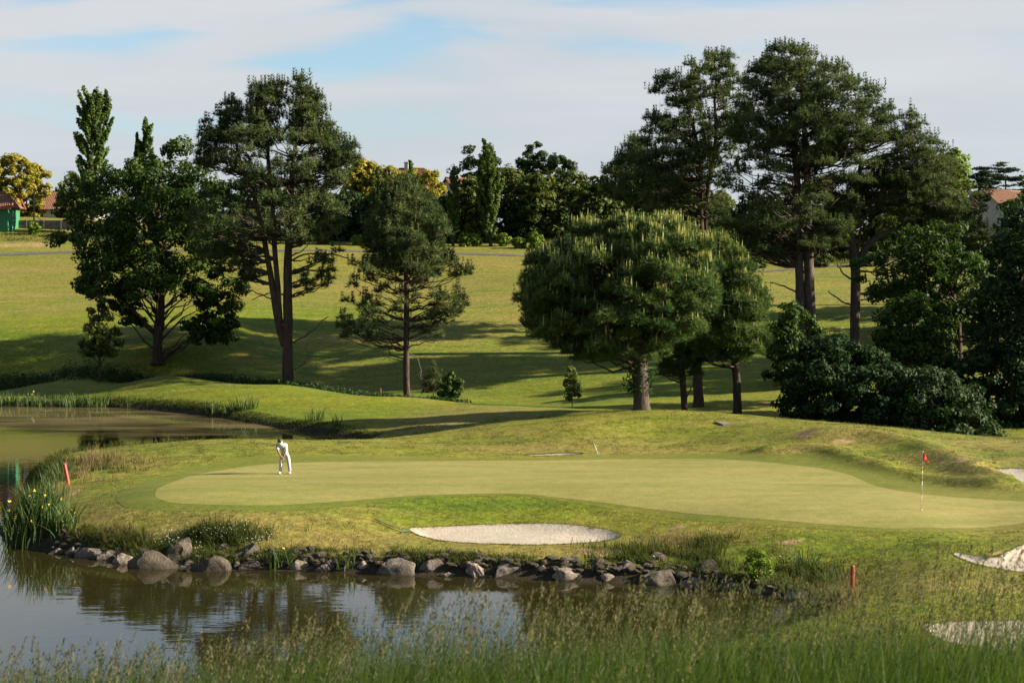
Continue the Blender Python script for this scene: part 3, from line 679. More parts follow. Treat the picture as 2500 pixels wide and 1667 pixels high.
def tree(name, label, cat, D, lobes, trunks, kind, leaf_mat, bark, rng_seed, n_cl=60, r_cl=1.1, per=90, size=0.16, group=None, flat=0.75, limbs=0.7, limb_mat=None, dr=0.85, shell=0.42, base=None, trunk_r=0.2, dead=(), candles=0, extra=None, maxd=7.0, limb_r=0.10, air=0.66):
    rng = np.random.default_rng(rng_seed)
    k = D / F
    tb = trunk_pts(trunks[0][0], D) if trunks else None
    bx = tb[0][0] if tb is not None else ((lobes[0][-1][1] + lobes[0][-1][2]) / 2 - 1250) * k
    by = tb[0][1] if tb is not None else D
    bz = float(zg(bx, by)) - 0.08
    R = root(name, (bx, by, bz), label, cat, group); org = (bx, by, bz)
    allT = []
    for i, (tp, rr) in enumerate(trunks):
        tp = trunk_pts(tp, D)
        if i == 0 or tp[0][2] < bz + 0.8:
            tp = np.concatenate([[[tp[0][0], tp[0][1], min(bz, tp[0][2] - 0.02)]], tp]) if tp[0][2] > bz + 0.05 else tp
            tp[0][2] = bz - 0.1
        m = len(tp); fine = smooth_poly(tp, 3, close=False)
        rad = np.interp(np.linspace(0, 1, len(fine)), np.linspace(0, 1, len(rr)), np.asarray(rr)) * k
        if i == 0: rad[0] *= 1.45; rad[1] *= 1.12
        g = Geo(); g.tube(fine, rad, 12, rough=0.045, rng=rng)
        link('trunk', g.mesh('trunk', bark, True, org), R)
        allT.append(np.column_stack([fine, rad]))
    leaf = Geo(); lb = Geo(); cd = Geo()
    ncl_tot = 0
    dens = 1.0 if kind == 'pine' else 1.75
    for li, lobe in enumerate(lobes):
        opt = {}
        if isinstance(lobe, tuple): lobe, opt = lobe
        n = opt.get('n', n_cl); rc = opt.get('r', r_cl); pr = opt.get('per', per)
        Dl = D + opt.get('dy', 0)
        if kind == 'pine' and not candles: n = int(n * 1.55); rc *= 0.78; pr *= opt.get('air', air)
        pr *= dens
        C = crown_pts(lobe, Dl, n, rng, opt.get('dr', dr), opt.get('shell', shell), rc, maxd)
        for c in C:
            r = rc * rng.uniform(0.65, 1.2); ncl_tot += 1
            # limb from a stem to the clump
            if allT and rng.random() < opt.get('limbs', limbs):
                T = np.concatenate(allT)
                dd = np.hypot(T[:, 0] - c[0], T[:, 1] - c[1])
                drop = {'pine': 0.30, 'oak': 0.75, 'poplar': 1.6}.get(kind, 0.7)
                cost = np.abs(T[:, 2] - (c[2] - drop * dd)) + 0.35 * dd
                j = int(np.argmin(cost)); a = T[j, :3]
                if np.linalg.norm(c - a) < 14 and np.linalg.norm(c - a) > 0.4:
                    r0 = min(T[j, 3] * 0.55, limb_r) * (0.6 + 0.4 * min(1, np.linalg.norm(c - a) / 5))
                    pp = limb(lb, a, c, r0, 0.018, rng, 0.06 if kind != 'pine' else -0.03, 5, 0.22, 5)
                    if kind == 'pine':
                        for _ in range(2):
                            q = pp[rng.integers(2, 5)]; e = q + np.array([rng.normal() * 0.8, rng.normal() * 0.8, rng.uniform(0, 0.6)]) * 1.1
                            limb(lb, q, e, 0.022, 0.010, rng, 0, 3, 0.2, 3)
            m = int(pr * rng.uniform(0.7, 1.3) * (r / rc) ** 2)
            d = rvec(m, rng)
            f = opt.get('flat', flat)
            if kind == 'pine' and not candles: f = 0.35 + 0.65 * f
            if kind == 'pine':
                d[:, 2] = np.where(d[:, 2] < -0.2, -d[:, 2] * rng.random(m), d[:, 2])
                pos = c + d * np.array([1, 1, f]) * r * (rng.random((m, 1)) ** 0.45)
                ax = nrm(d * np.array([0.8, 0.8, 0.3]) + np.array([0, 0, 0.55]))
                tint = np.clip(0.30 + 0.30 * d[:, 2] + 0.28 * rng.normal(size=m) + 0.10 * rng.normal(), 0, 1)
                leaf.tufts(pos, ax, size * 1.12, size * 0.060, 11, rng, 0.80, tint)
                ns = int(6 * r / 0.8)
                s0 = c + np.column_stack([rng.normal(size=(ns, 2)) * r * 0.5, np.full(ns, f * r * 0.6)])
                for hh in (0.0, 0.28, 0.52):
                    leaf.tufts(s0 + np.array([0, 0, hh]), np.tile([0, 0, 1.0], (ns, 1)), size * (0.95 - hh * 0.7), size * 0.085, 7, rng, 0.5, np.clip(0.5 + 0.25 * rng.normal(size=ns), 0, 1))
                if candles:
                    q = rng.random(m) < candles * np.clip((d[:, 2] - 0.15) * 1.6, 0, 1) * np.clip(0.30 + 2.2 * (fbm(pos[:, 0] / 1.1, pos[:, 2] / 1.1, 6) - 0.38) + 0.16 * (pos[:, 2] - 9.5), 0.10, 1.8)
                    kk = int(q.sum())
                    if kk:
                        b0 = pos[q]; hh = (0.22 + 0.55 * rng.random(kk) ** 1.3) * (0.70 + 0.6 * fbm(b0[:, 0] / 1.4, b0[:, 2] / 1.4, 2))
                        cd.blades(b0, hh, np.full(kk, 0.115), np.zeros((kk, 3)) + rng.normal(size=(kk, 3)) * 0.05, rng, 1, curl=0)
                        cd.blades(b0 + 0.01, hh, np.full(kk, 0.115), np.zeros((kk, 3)), rng, 1, curl=0)
            elif kind == 'poplar':
                pos = c + d * np.array([0.45, 0.45, 1.45]) * r * (rng.random((m, 1)) ** 0.4)
                ax_ = np.array([np.mean(C[:, 0]), np.mean(C[:, 1])]); ov = c[:2] - ax_; ov = ov / max(np.hypot(*ov), 0.3)
                pos[:, :2] += ov * ((pos[:, 2:3] - c[2]) * 0.42)
                leaf.leaves(pos, d + np.array([0, 0, 0.2]), size * rng.uniform(0.6, 1.3, m), rng, 0.7, 0.9)
            elif kind == 'cedar':
                pos = c + d * np.array([1.5, 1.5, 0.22]) * r * (rng.random((m, 1)) ** 0.5)
                leaf.leaves(pos, np.tile([0, 0, 1.0], (m, 1)), size * rng.uniform(0.6, 1.3, m), rng, 0.4, 0.8)
            else:
                sh = (rng.random((m, 1)) ** 0.30)
                # leaves gather in sprays: some lobes of the clump reach farther out
                kn = rvec(6, rng); lob = (d @ kn.T).max(1)
                pos = c + d * np.array([1, 1, f]) * r * sh * (0.62 + 0.55 * np.clip(lob, 0, 1) ** 3)[:, None]
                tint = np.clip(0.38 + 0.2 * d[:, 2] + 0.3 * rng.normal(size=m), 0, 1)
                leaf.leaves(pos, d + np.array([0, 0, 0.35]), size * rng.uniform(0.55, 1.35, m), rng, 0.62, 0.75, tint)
    if extra: extra(R, org, rng, leaf, lb)
    for dp, r0, r1 in dead:
        g = Geo(); pp = smooth_poly(trunk_pts(dp, D), 4, close=False); pp[1:] += rng.normal(size=pp[1:].shape) * 0.05
        g.tube(pp, np.linspace(r0, r1, len(pp)) * k, 6, rng=rng)
        for _ in range(3):
            q = pp[rng.integers(len(pp) // 3, len(pp))]; limb(g, q, q + np.array([rng.normal() * 0.6, rng.normal() * 0.4, rng.normal() * 0.35]), 0.02, 0.008, rng, 0, 3, 0.2, 3)
        link('dead_branch', g.mesh('dead_branch', M_dead, True, org), R)
    if lb.V: tag(link('limbs', lb.mesh('limbs', limb_mat or M_twig, True, org), R), kind='stuff')
    tag(link('crown', leaf.mesh('crown', leaf_mat, False, org), R), kind='stuff')
    if cd.V: tag(link('shoots', cd.mesh('shoots', M_candle, False, org), R), 'pale upright young shoots', kind='stuff')
    return R

# --- left: oak, forked pine, middle pine
tree('oak_tree', 'broad dark green oak with low spreading crown on the left slope', 'tree', 127,
     [[(340, 370, 460), (380, 300, 490), (430, 200, 540), (480, 150, 570), (540, 125, 600), (600, 130, 620), (660, 150, 630), (720, 200, 610)],
      ([(690, 460, 600), (740, 450, 600), (790, 445, 590), (840, 470, 560)], dict(n=26, r=0.9, dr=0.8)),
      ([(690, 190, 330), (740, 210, 350), (790, 300, 360)], dict(n=18, r=0.8, dr=0.8)),
      ([(560, 560, 630), (640, 580, 640), (700, 570, 620)], dict(n=10, r=0.8))],
     [([(385, 855), (387, 800), (392, 740), (388, 690), (382, 620), (385, 540), (390, 450)], [14, 11.5, 11, 9, 6, 3]),
      ([(390, 735), (420, 680), (470, 640), (520, 640), (560, 665)], [7, 6, 4, 2.5]), ([(391, 745), (360, 690), (310, 640), (260, 600)], [7, 5, 3, 2])],
     'oak', M_oak, M_bark, 11, n_cl=190, r_cl=1.25, per=165, size=0.165, limbs=0.35, dr=0.8)
tree('pine_tree', 'tall pine with forked trunk left of the fairway, open crown', 'tree', 118,
     [([(190, 724, 746), (230, 705, 778), (290, 695, 800), (350, 700, 812)], dict(n=30, r=0.85)),
      ([(203, 620, 695), (240, 595, 706), (300, 590, 700), (360, 600, 700)], dict(n=34, r=0.85)),
      ([(240, 545, 590), (290, 522, 598), (350, 520, 600)], dict(n=17, r=0.8)),
      ([(288, 497, 522), (340, 480, 540), (410, 468, 560)], dict(n=15, r=0.75)),
      ([(298, 795, 815), (350, 772, 846), (400, 780, 858)], dict(n=14, r=0.75)),
      ([(352, 850, 870), (395, 805, 874), (440, 790, 860)], dict(n=11, r=0.7)),
      ([(330, 500, 820), (390, 495, 850), (440, 500, 868), (490, 470, 865), (540, 450, 850), (590, 465, 830)], dict(n=100, r=1.0, flat=0.5)),
      ([(590, 480, 600), (640, 470, 610), (690, 560, 640)], dict(n=14, r=0.8, flat=0.45)),
      ([(610, 740, 850), (660, 730, 850), (720, 730, 800)], dict(n=13, r=0.55, per=30, flat=0.4, limbs=1.0))],
     [([(703, 940), (702, 870), (703, 780), (702, 700), (704, 600), (708, 510), (714, 420), (725, 320), (735, 225)], [15, 13.5, 12, 11, 9, 7, 4.5, 2.5]),
      ([(694, 845), (680, 790), (668, 720), (655, 640), (640, 560), (620, 480), (588, 400), (572, 330)], [8.5, 8, 7, 6, 4.5, 2.5]),
      ([(684, 790), (678, 700), (670, 600), (664, 500), (655, 390), (648, 280)], [7, 6.5, 6, 5, 2.5])],
     'pine', M_pine, M_bark, 12, per=62, size=0.46, air=0.40, limbs=1.0, flat=0.62, dr=0.8,
     dead=[([(702, 840), (735, 825), (770, 800), (800, 770)], 3, 1), ([(702, 905), (740, 890), (752, 870)], 2, .8), ([(700, 720), (660, 715), (610, 735)], 2.5, .8), ([(706, 640), (760, 620), (840, 625), (855, 640)], 2.5, 1), ([(704, 700), (750, 690), (800, 700)], 2, .7), ([(668, 730), (630, 715), (596, 700)], 2, .7)])
tree('pine_tree', 'slender middle pine with airy rounded crown on the fairway edge', 'tree', 117.5,
     [([(442, 950, 1000), (475, 925, 1050), (520, 895, 1085), (560, 885, 1100), (600, 880, 1112), (640, 875, 1120), (665, 880, 1110)], dict(n=105, r=0.9)),
      ([(640, 840, 1160), (690, 835, 1165), (730, 830, 1150), (770, 850, 1135)], dict(n=36, r=0.75, per=42, limbs=1.0, flat=0.5, shell=0.25)),
      ([(755, 815, 960), (800, 815, 950), (835, 825, 940)], dict(n=13, r=0.65, per=36, limbs=1.0, flat=0.45)),
      ([(740, 1040, 1150), (790, 1030, 1130), (830, 1010, 1100)], dict(n=13, r=0.65, per=36, limbs=1.0, flat=0.45))],
     [([(993, 968), (992, 900), (992, 830), (993, 760), (992, 690), (988, 600), (984, 500), (978, 460)], [8.5, 8, 7.5, 7, 5.5, 3, 1.5])],
     'pine', M_pine, M_bark, 13, per=62, size=0.42, air=0.42, limbs=0.9, dr=0.85, limb_r=0.075,
     dead=[([(993, 855), (1020, 880), (1030, 930)], 1.8, .7), ([(993, 890), (960, 875), (945, 870)], 1.5, .6)])
# --- stone pine on the mound and the trees close behind it
def ivy(R, org, rng, leaf, lb):
    g = Geo(); D = 85
    c = np.array([P(1550 + rng.normal() * 14, rng.uniform(880, 960), D) for _ in range(420)]); c[:, 1] += rng.uniform(-0.55, -0.3, 420)
    c2 = np.array([P(1586 + rng.normal() * 4, rng.uniform(900, 960), D) for _ in range(110)]); c2[:, 1] += rng.uniform(-0.4, 0.1, 110)
    c = np.concatenate([c, c2])
    g.leaves(c, np.tile([0, -1.0, 0.3], (len(c), 1)), 0.085, rng)
    tag(link('ivy', g.mesh('ivy', M_shrub, False, org), R), kind='stuff')
tree('stone_pine', 'umbrella shaped stone pine with pale shoots on the mound crest', 'tree', 85,
     [([(540, 1470, 1620), (558, 1410, 1690), (590, 1345, 1735), (635, 1295, 1765), (690, 1262, 1770), (740, 1258, 1755), (790, 1275, 1735), (840, 1320, 1690), (880, 1385, 1640)], dict(n=250, shell=0.30)),
      ([(700, 1258, 1420), (760, 1262, 1400), (815, 1280, 1400)], dict(n=20))],
     [([(1566, 1002), (1565, 960), (1562, 915), (1560, 870), (1556, 800), (1550, 700)], [20, 19, 20, 18, 12, 6]), ([(1570, 900), (1590, 830), (1640, 760)], [10, 8, 5]), ([(1552, 890), (1500, 830), (1430, 760)], [10, 8, 5])],
     'pine', M_stone, M_barkg, 21, r_cl=0.85, per=150, size=0.30, limbs=0.4, flat=0.75, candles=0.75, dr=0.8, maxd=6.0, extra=ivy)
tree('stone_pine', 'rounded pine tucked behind the right side of the umbrella pine', 'tree', 92,
     [([(585, 1715, 1765), (612, 1700, 1800), (645, 1690, 1832), (695, 1670, 1862), (755, 1655, 1882), (810, 1630, 1878), (855, 1640, 1868), (880, 1700, 1840)], dict(n=120, shell=0.32))],
     [([(1800, 975), (1798, 920), (1790, 860), (1775, 780), (1765, 700)], [11, 10, 9, 6, 3])],
     'pine', M_stone, M_bark, 22, r_cl=0.85, per=120, size=0.30, limbs=0.5, candles=0.30, flat=0.75, dr=0.8)
tree('pine_tree', 'thin ivy clad pine with drooping twigs behind the umbrella pine trunk', 'tree', 92.5,
     [([(850, 1640, 1700), (880, 1610, 1710), (915, 1600, 1710)], dict(n=16, r=0.6, per=45))],
     [([(1672, 1008), (1668, 950), (1665, 900), (1662, 850), (1660, 800)], [9, 8, 7.5, 6, 4])], 'pine', M_stone, M_bark, 23, size=0.34, limbs=0.9,
     dead=[([(1672, 925), (1640, 920), (1622, 915)], 2, .8), ([(1674, 970), (1690, 940), (1700, 925)], 2, .8)])
tree('pine_tree', 'stout dark trunked pine in the shade behind the umbrella pine', 'tree', 103,
     [([(780, 1640, 1760), (840, 1630, 1780), (880, 1660, 1760)], dict(n=26, r=0.9, per=60))],
     [([(1705, 958), (1702, 900), (1700, 850), (1698, 780)], [13, 12, 11, 9])], 'pine', M_stone, M_bark, 24, size=0.34, limbs=0.6)

# --- right: the tall pines
tree('pine_tree', 'tallest twin trunked pine with huge dome crown', 'tree', 123,
     [([(112, 1895, 1945), (135, 1850, 2010), (165, 1822, 2070), (205, 1805, 2110), (250, 1785, 2165), (290, 1775, 2190), (330, 1770, 2200), (370, 1765, 2180)], dict(n=160, r=1.15)),
      ([(360, 1755, 2150), (410, 1745, 2150), (460, 1760, 2130), (510, 1775, 2110), (560, 1790, 2090), (610, 1810, 2060)], dict(n=88, r=0.95, flat=0.42, per=52)),
      ([(280, 2140, 2265), (315, 2140, 2262), (345, 2130, 2230)], dict(n=14, r=0.7, per=50, limbs=1.0)),
      ([(540, 1730, 1930), (590, 1750, 1940), (625, 1790, 1930)], dict(n=26, r=0.8, per=52, flat=0.4, limbs=0.9)), ([(540, 1990, 2090), (600, 2000, 2080)], dict(n=12, r=0.7, per=50, flat=0.4, limbs=0.9))],
     [([(1988, 945), (1985, 880), (1981, 800), (1976, 700), (1973, 600), (1972, 500), (1970, 400), (1962, 300), (1955, 200)], [16, 15, 13, 12, 11, 9, 6, 3]),
      ([(1966, 935), (1962, 860), (1955, 760), (1951, 650), (1948, 540), (1945, 420), (1935, 320), (1925, 230)], [12, 11.5, 11, 10, 9, 7, 3])],
     'pine', M_pine, M_barkg, 31, per=72, air=0.58, size=0.40, limbs=0.75, flat=0.6, dr=0.85,
     dead=[([(1955, 640), (1930, 610), (1890, 598), (1860, 600)], 4, 1.5), ([(1955, 630), (1900, 615), (1830, 610), (1775, 600)], 2.6, 1), ([(1968, 668), (1945, 650), (1925, 636)], 3, 1.2), ([(1960, 440), (1940, 425), (1912, 420)], 2.5, 1), ([(1978, 470), (1990, 420), (1975, 405)], 2.5, 1), ([(1962, 780), (1930, 790), (1895, 800)], 3, 1.2), ([(1955, 720), (1915, 700), (1880, 690)], 2.6, 1)])
tree('pine_tree', 'tall thin topped pine left of the dome crown, sky through its top', 'tree', 131,
     [([(128, 1735, 1770), (150, 1640, 1810), (175, 1585, 1825), (215, 1578, 1830), (260, 1580, 1835), (300, 1565, 1840)], dict(n=56, r=0.8, per=58, shell=0.35)),
      ([(290, 1560, 1840), (340, 1555, 1830), (390, 1530, 1810), (430, 1500, 1800), (480, 1495, 1790), (530, 1520, 1790)], dict(n=105, r=1.1))],
     [([(1722, 930), (1716, 760), (1712, 600), (1708, 470), (1706, 390), (1690, 300), (1660, 210)], [12, 11, 10, 9, 7, 4, 2]), ([(1720, 560), (1730, 450), (1748, 340), (1745, 240), (1750, 170)], [6, 6, 5, 3, 1.5])],
     'pine', M_pine, M_bark, 32, per=76, air=0.5, size=0.44, limbs=0.75, flat=0.6,
     dead=[([(1706, 440), (1685, 434), (1668, 432)], 2.6, 1.1)])
tree('pine_tree', 'dark low pine at the left foot of the tall pine group', 'tree', 139,
     [([(335, 1545, 1580), (370, 1515, 1600), (410, 1475, 1640), (450, 1465, 1680), (500, 1480, 1760), (560, 1540, 1780), (610, 1580, 1780)], dict(n=110, r=1.15))],
     [([(1640, 905), (1640, 760), (1630, 600), (1600, 470), (1570, 380)], [9, 8, 7, 5, 2])], 'pine', M_pine, M_bark, 33, per=74, size=0.44, limbs=0.5)
tree('pine_tree', 'leaning pine with a long curved limb reaching right', 'tree', 127,
     [([(330, 2215, 2270), (365, 2160, 2320), (415, 2120, 2335), (465, 2090, 2330), (510, 2090, 2340)], dict(n=90, r=1.0)),
      ([(470, 2180, 2360), (510, 2160, 2400), (550, 2190, 2420), (590, 2240, 2420)], dict(n=48, r=0.9, flat=0.5)),
      ([(430, 2010, 2130), (480, 2000, 2110), (520, 2010, 2090)], dict(n=20, r=0.8, flat=0.4))],
     [([(2089, 900), (2087, 830), (2088, 740), (2088, 660), (2080, 600), (2080, 530), (2092, 460), (2102, 400)], [12.5, 12, 11.5, 11, 10, 8, 5]),
      ([(2090, 655), (2108, 615), (2140, 580), (2190, 562), (2260, 550), (2320, 525), (2390, 510)], [8, 8, 7.5, 6.5, 5, 3]), ([(2092, 640), (2098, 590), (2104, 530)], [3, 2.5, 1.5])],
     'pine', M_pine, M_barkg, 34, per=70, air=0.5, size=0.40, limbs=0.7, flat=0.55,
     dead=[([(2086, 685), (2060, 668), (2044, 645)], 2.8, 1.2), ([(2088, 752), (2055, 735), (2022, 712)], 2.6, 1.2), ([(2096, 717), (2150, 715), (2200, 722), (2260, 745)], 3.2, 1), ([(2096, 735), (2130, 728), (2150, 725)], 1.8, .8)])
tree('broadleaf_tree', 'yellow green young tree rising behind the pines at right', 'tree', 150,
     [[(362, 2310, 2345), (390, 2295, 2368), (420, 2290, 2375), (450, 2290, 2370), (500, 2290, 2360), (560, 2290, 2360)]],
     [([(2330, 720), (2330, 600), (2330, 450)], [6, 5, 2])], 'oak', M_lime, M_bark, 35, n_cl=46, r_cl=0.95, per=90, size=0.2, limbs=0.3)
tree('oak_tree', 'thin leaved oak with crooked limbs right of the leaning pine', 'tree', 103,
     [([(545, 2200, 2330), (590, 2170, 2380), (640, 2150, 2410), (690, 2150, 2430), (740, 2160, 2430), (790, 2200, 2420)], dict(n=84, r=0.95, per=95)),
      ([(600, 2090, 2200), (650, 2050, 2210), (700, 2060, 2230), (730, 2110, 2240)], dict(n=14, r=0.75, per=70))],
     [([(2345, 930), (2342, 860), (2338, 790), (2325, 720), (2290, 640), (2270, 570)], [9, 8.5, 8, 7, 4]), ([(2340, 770), (2380, 760), (2430, 755)], [4, 3, 2])],
     'oak', M_oak, M_bark, 36, size=0.15, limbs=0.7)
tree('broadleaf_tree', 'broad dark leafy tree behind the leaning pine at right', 'tree', 136,
     [[(385, 2250, 2330), (430, 2190, 2390), (490, 2150, 2430), (560, 2120, 2450), (640, 2110, 2460), (720, 2130, 2460), (800, 2150, 2450)]],
     [([(2290, 890), (2290, 700), (2290, 520)], [9, 7, 3])], 'oak', M_leaf, M_bark, 45, n_cl=120, r_cl=1.15, per=95, size=0.19, limbs=0.3)
tree('broadleaf_tree', 'dark tree at the right edge behind the sunlit one', 'tree', 120,
     [[(560, 2430, 2520), (620, 2390, 2640), (700, 2370, 2660), (800, 2370, 2660), (900, 2360, 2660)]],
     [([(2500, 930), (2500, 760), (2500, 640)], [9, 7, 3])], 'oak', M_dark, M_bark, 46, n_cl=90, r_cl=1.1, per=95, size=0.18, limbs=0.3)
tree('large_shrub', 'dark undergrowth bush between the wide shrub and the right edge', 'shrub', 88,
     [[(900, 2180, 2300), (950, 2140, 2400), (1010, 2130, 2440), (1070, 2150, 2440)]], [([(2290, 1080), (2290, 1000)], [4, 2])], 'oak', M_dark, M_bark, 47, n_cl=90, r_cl=0.8, per=120, size=0.13, limbs=0.2)
tree('broadleaf_tree', 'large dark leafy tree filling the right edge', 'tree', 94,
     [([(500, 2450, 2560), (545, 2420, 2640), (600, 2400, 2700), (680, 2380, 2720), (760, 2360, 2720), (840, 2330, 2720), (920, 2290, 2720), (1000, 2270, 2720), (1070, 2280, 2720)], dict(n=190, r=1.05, per=140))],
     [([(2500, 1075), (2500, 960), (2490, 840), (2490, 700), (2500, 560)], [10, 9, 8, 6, 3]), ([(2440, 1070), (2430, 900), (2420, 780)], [6, 5, 3])],
     'oak', M_dark, M_bark, 37, size=0.15, limbs=0.35, dr=0.6)
tree('broadleaf_tree', 'mid green bushy tree between the leaning pine and the right edge', 'tree', 97,
     [([(715, 2200, 2260), (760, 2150, 2300), (820, 2125, 2330), (890, 2120, 2340), (960, 2140, 2340), (1040, 2160, 2340)], dict(n=100, r=0.9, per=140))],
     [([(2240, 1050), (2240, 950), (2235, 850), (2230, 770)], [6, 5, 4, 2])], 'oak', M_oak, M_bark, 38, size=0.14, limbs=0.35)
tree('large_shrub', 'wide blue green shrub at the foot of the tall twin trunks', 'shrub', 90,
     [([(825, 1975, 2090), (860, 1920, 2170), (900, 1900, 2220), (950, 1890, 2250), (1000, 1890, 2270), (1050, 1930, 2280)], dict(n=120, r=0.85, per=160))],
     [([(2070, 1040), (2070, 960), (2065, 900)], [5, 4, 2])], 'oak', M_shrub, M_bark, 39, size=0.13, limbs=0.3)
tree('oak_sapling', 'young dark oak behind the base of the twin trunked pine', 'tree', 112,
     [([(735, 1895, 1950), (780, 1875, 2010), (830, 1865, 2040), (880, 1850, 2040), (930, 1850, 2040)], dict(n=56, r=0.75, per=95))],
     [([(1930, 945), (1930, 860), (1925, 780)], [4, 3, 1.5])], 'oak', M_oak, M_bark, 40, size=0.16, limbs=0.5)
tree('oak_sapling', 'small leafy tree standing under the oak on the left slope', 'tree', 122,
     [([(690, 225, 245), (740, 210, 265), (790, 200, 290), (830, 185, 310), (870, 190, 300)], dict(n=34, r=0.65, per=75))],
     [([(243, 890), (243, 830), (240, 740)], [3, 2.4, 1.2])], 'oak', M_leaf, M_bark, 41, size=0.14, limbs=0.6)
tree('pine_sapling', 'knee high scruffy pine sapling right of the slender middle pine', 'tree', 114,
     [([(885, 1055, 1062), (920, 1040, 1075), (960, 1020, 1085)], dict(n=12, r=0.42, per=26))], [([(1058, 975), (1058, 900)], [1.6, .7])], 'pine', M_pine, M_bark, 42, size=0.3, limbs=0.9)
tree('oak_sapling', 'round dark bush right of the pine sapling in the hollow', 'shrub', 113,
     [([(905, 1090, 1112), (930, 1075, 1128), (970, 1070, 1135)], dict(n=15, r=0.5, per=80))], [([(1100, 980), (1100, 930)], [1.8, .8])], 'oak', M_oak, M_bark, 43, size=0.13, limbs=0.5)
tree('oak_sapling', 'faint young sapling in the shaded hollow left of the umbrella pine', 'shrub', 106,
     [([(885, 1385, 1400), (920, 1378, 1412), (970, 1372, 1425)], dict(n=14, r=0.45, per=40))], [([(1397, 985), (1397, 900)], [1.5, .7])], 'oak', M_leaf, M_bark, 44, size=0.12, limbs=0.6)

for i, (xx, D, h, lab) in enumerate(((50.0, 116.0, 17.0, 'tall leafy tree past the right edge of the wood'), (56.0, 124.0, 19.0, 'tallest leafy tree past the right edge of the wood'), (52.0, 134.0, 16.0, 'rear leafy tree past the right edge of the wood'))):
    px_ = 1250 + xx * F / D; gz = float(zg(xx, D)); yb_ = HORIZ + (CAMZ - gz) * F / D; k_ = F / D
    tree('broadleaf_tree', lab, 'tree', D, [[(yb_ - h * k_, px_ - 60, px_ + 60), (yb_ - h * k_ * .75, px_ - 150, px_ + 150), (yb_ - h * k_ * .4, px_ - 170, px_ + 170), (yb_ - h * k_ * .12, px_ - 120, px_ + 120)]],
         [([(px_, yb_), (px_, yb_ - h * k_ * .4), (px_, yb_ - h * k_ * .75)], [9, 7, 3])], 'oak', M_oak, M_bark, 140 + i, n_cl=110, r_cl=1.25, per=60, size=0.22, limbs=0.2)

# --- skyline behind the fairway
tree('poplar_tree', 'tall narrow poplar above the oak at left', 'tree', 206,
     [([(224, 196, 214), (240, 190, 268), (300, 184, 280), (340, 182, 275), (380, 190, 268), (420, 180, 262), (470, 180, 258), (520, 190, 260)], dict(n=95, r=0.9)), ([(222, 250, 264), (260, 245, 275), (300, 240, 278)], dict(n=9, r=0.55))],
     [([(225, 575), (225, 420), (226, 280)], [4, 3, 1])], 'poplar', M_poplar, M_bark, 51, per=75, size=0.25, limbs=0.2)
tree('poplar_tree', 'smaller poplar tip peeping over the oak crown', 'tree', 212,
     [([(300, 350, 360), (330, 345, 376), (370, 325, 378), (420, 320, 380), (480, 325, 385)], dict(n=40, r=0.8)), ([(322, 330, 340), (380, 322, 345)], dict(n=6, r=0.5))],
     [([(352, 575), (352, 420), (355, 330)], [3, 2.4, 1])], 'poplar', M_poplar, M_bark, 52, per=70, size=0.25, limbs=0.2)
tree('poplar_tree', 'slender pale poplar standing alone before the hedge', 'tree', 196,
     [([(345, 1180, 1188), (370, 1178, 1210), (410, 1165, 1222), (460, 1160, 1228), (510, 1165, 1226), (550, 1172, 1218), (585, 1180, 1212)], dict(n=75, r=0.75))],
     [([(1198, 606), (1196, 560), (1194, 460), (1190, 380)], [4, 3, 2, 1])], 'poplar', M_poplar, M_barkg, 53, per=70, size=0.22, limbs=0.3)
tree('poplar_tree', 'shorter poplar beside the tall slender one', 'tree', 196,
     [([(415, 1104, 1112), (440, 1095, 1122), (490, 1090, 1124), (540, 1092, 1122), (585, 1096, 1116)], dict(n=44, r=0.62))],
     [([(1106, 606), (1106, 520), (1107, 440)], [3, 2.2, 1])], 'poplar', M_poplar, M_barkg, 54, per=64, size=0.22, limbs=0.3)
for i, (cx0, top, lab) in enumerate(((922, 402, 'young poplar in front of the golden hedge, the left of two'), (1003, 398, 'young poplar in front of the golden hedge below the tiled roof'))):
    tree('poplar_tree', lab, 'tree', 199, [([(top, cx0 - 4, cx0 + 4), (top + 40, cx0 - 20, cx0 + 20), (top + 100, cx0 - 24, cx0 + 24), (top + 170, cx0 - 20, cx0 + 20)], dict(n=34, r=0.65))],
         [([(cx0, 604), (cx0, 500), (cx0, top + 20)], [2.6, 2, 1])], 'poplar', M_poplar, M_bark, 55 + i, per=62, size=0.22, limbs=0.2)
def btree(name, label, cat, D, rows, m, seed, n=40, r=1.2, per=85, size=0.26, kind='oak', base=None, **k):
    b = rows[-1]; cx0 = (b[1] + b[2]) / 2
    tx = (cx0 - 1250) * D / F; gz = float(zg(tx, D)); gpy = HORIZ + (CAMZ - gz) * F / D
    tr = [([(cx0, gpy), (cx0, (gpy + rows[0][0]) / 2), (cx0, rows[0][0] * 0.75 + gpy * 0.25)], [3.5, 2.6, 1])]
    return tree(name, label, cat, D, [(rows, dict(n=n, r=r))], tr, kind, m, M_bark, seed, per=per, size=size, limbs=0.2, **k)
btree('weeping_tree', 'golden yellow weeping tree behind the green shed', 'tree', 236, [(378, 10, 50), (400, -20, 100), (430, -40, 130), (470, -50, 125), (520, -40, 118), (560, -40, 115)], M_gold, 60, n=150, r=1.0, per=95)
btree('broadleaf_tree', 'green bushy tree between the golden tree and the poplar', 'tree', 226, [(418, 165, 190), (450, 140, 215), (490, 125, 230), (540, 130, 240)], M_leaf, 61, n=40)
btree('broadleaf_tree', 'pale green tree low behind the netting pole', 'tree', 250, [(455, 30, 70), (480, 15, 110), (520, 10, 120), (545, 10, 120)], M_leaf, 62, n=30, r=1.1)
btree('dense_tree', 'dark rounded tree behind the tall slender poplar', 'tree', 232, [(352, 1150, 1200), (375, 1110, 1230), (410, 1095, 1245), (460, 1095, 1250), (540, 1100, 1250)], M_dark, 63, n=75, r=1.15)
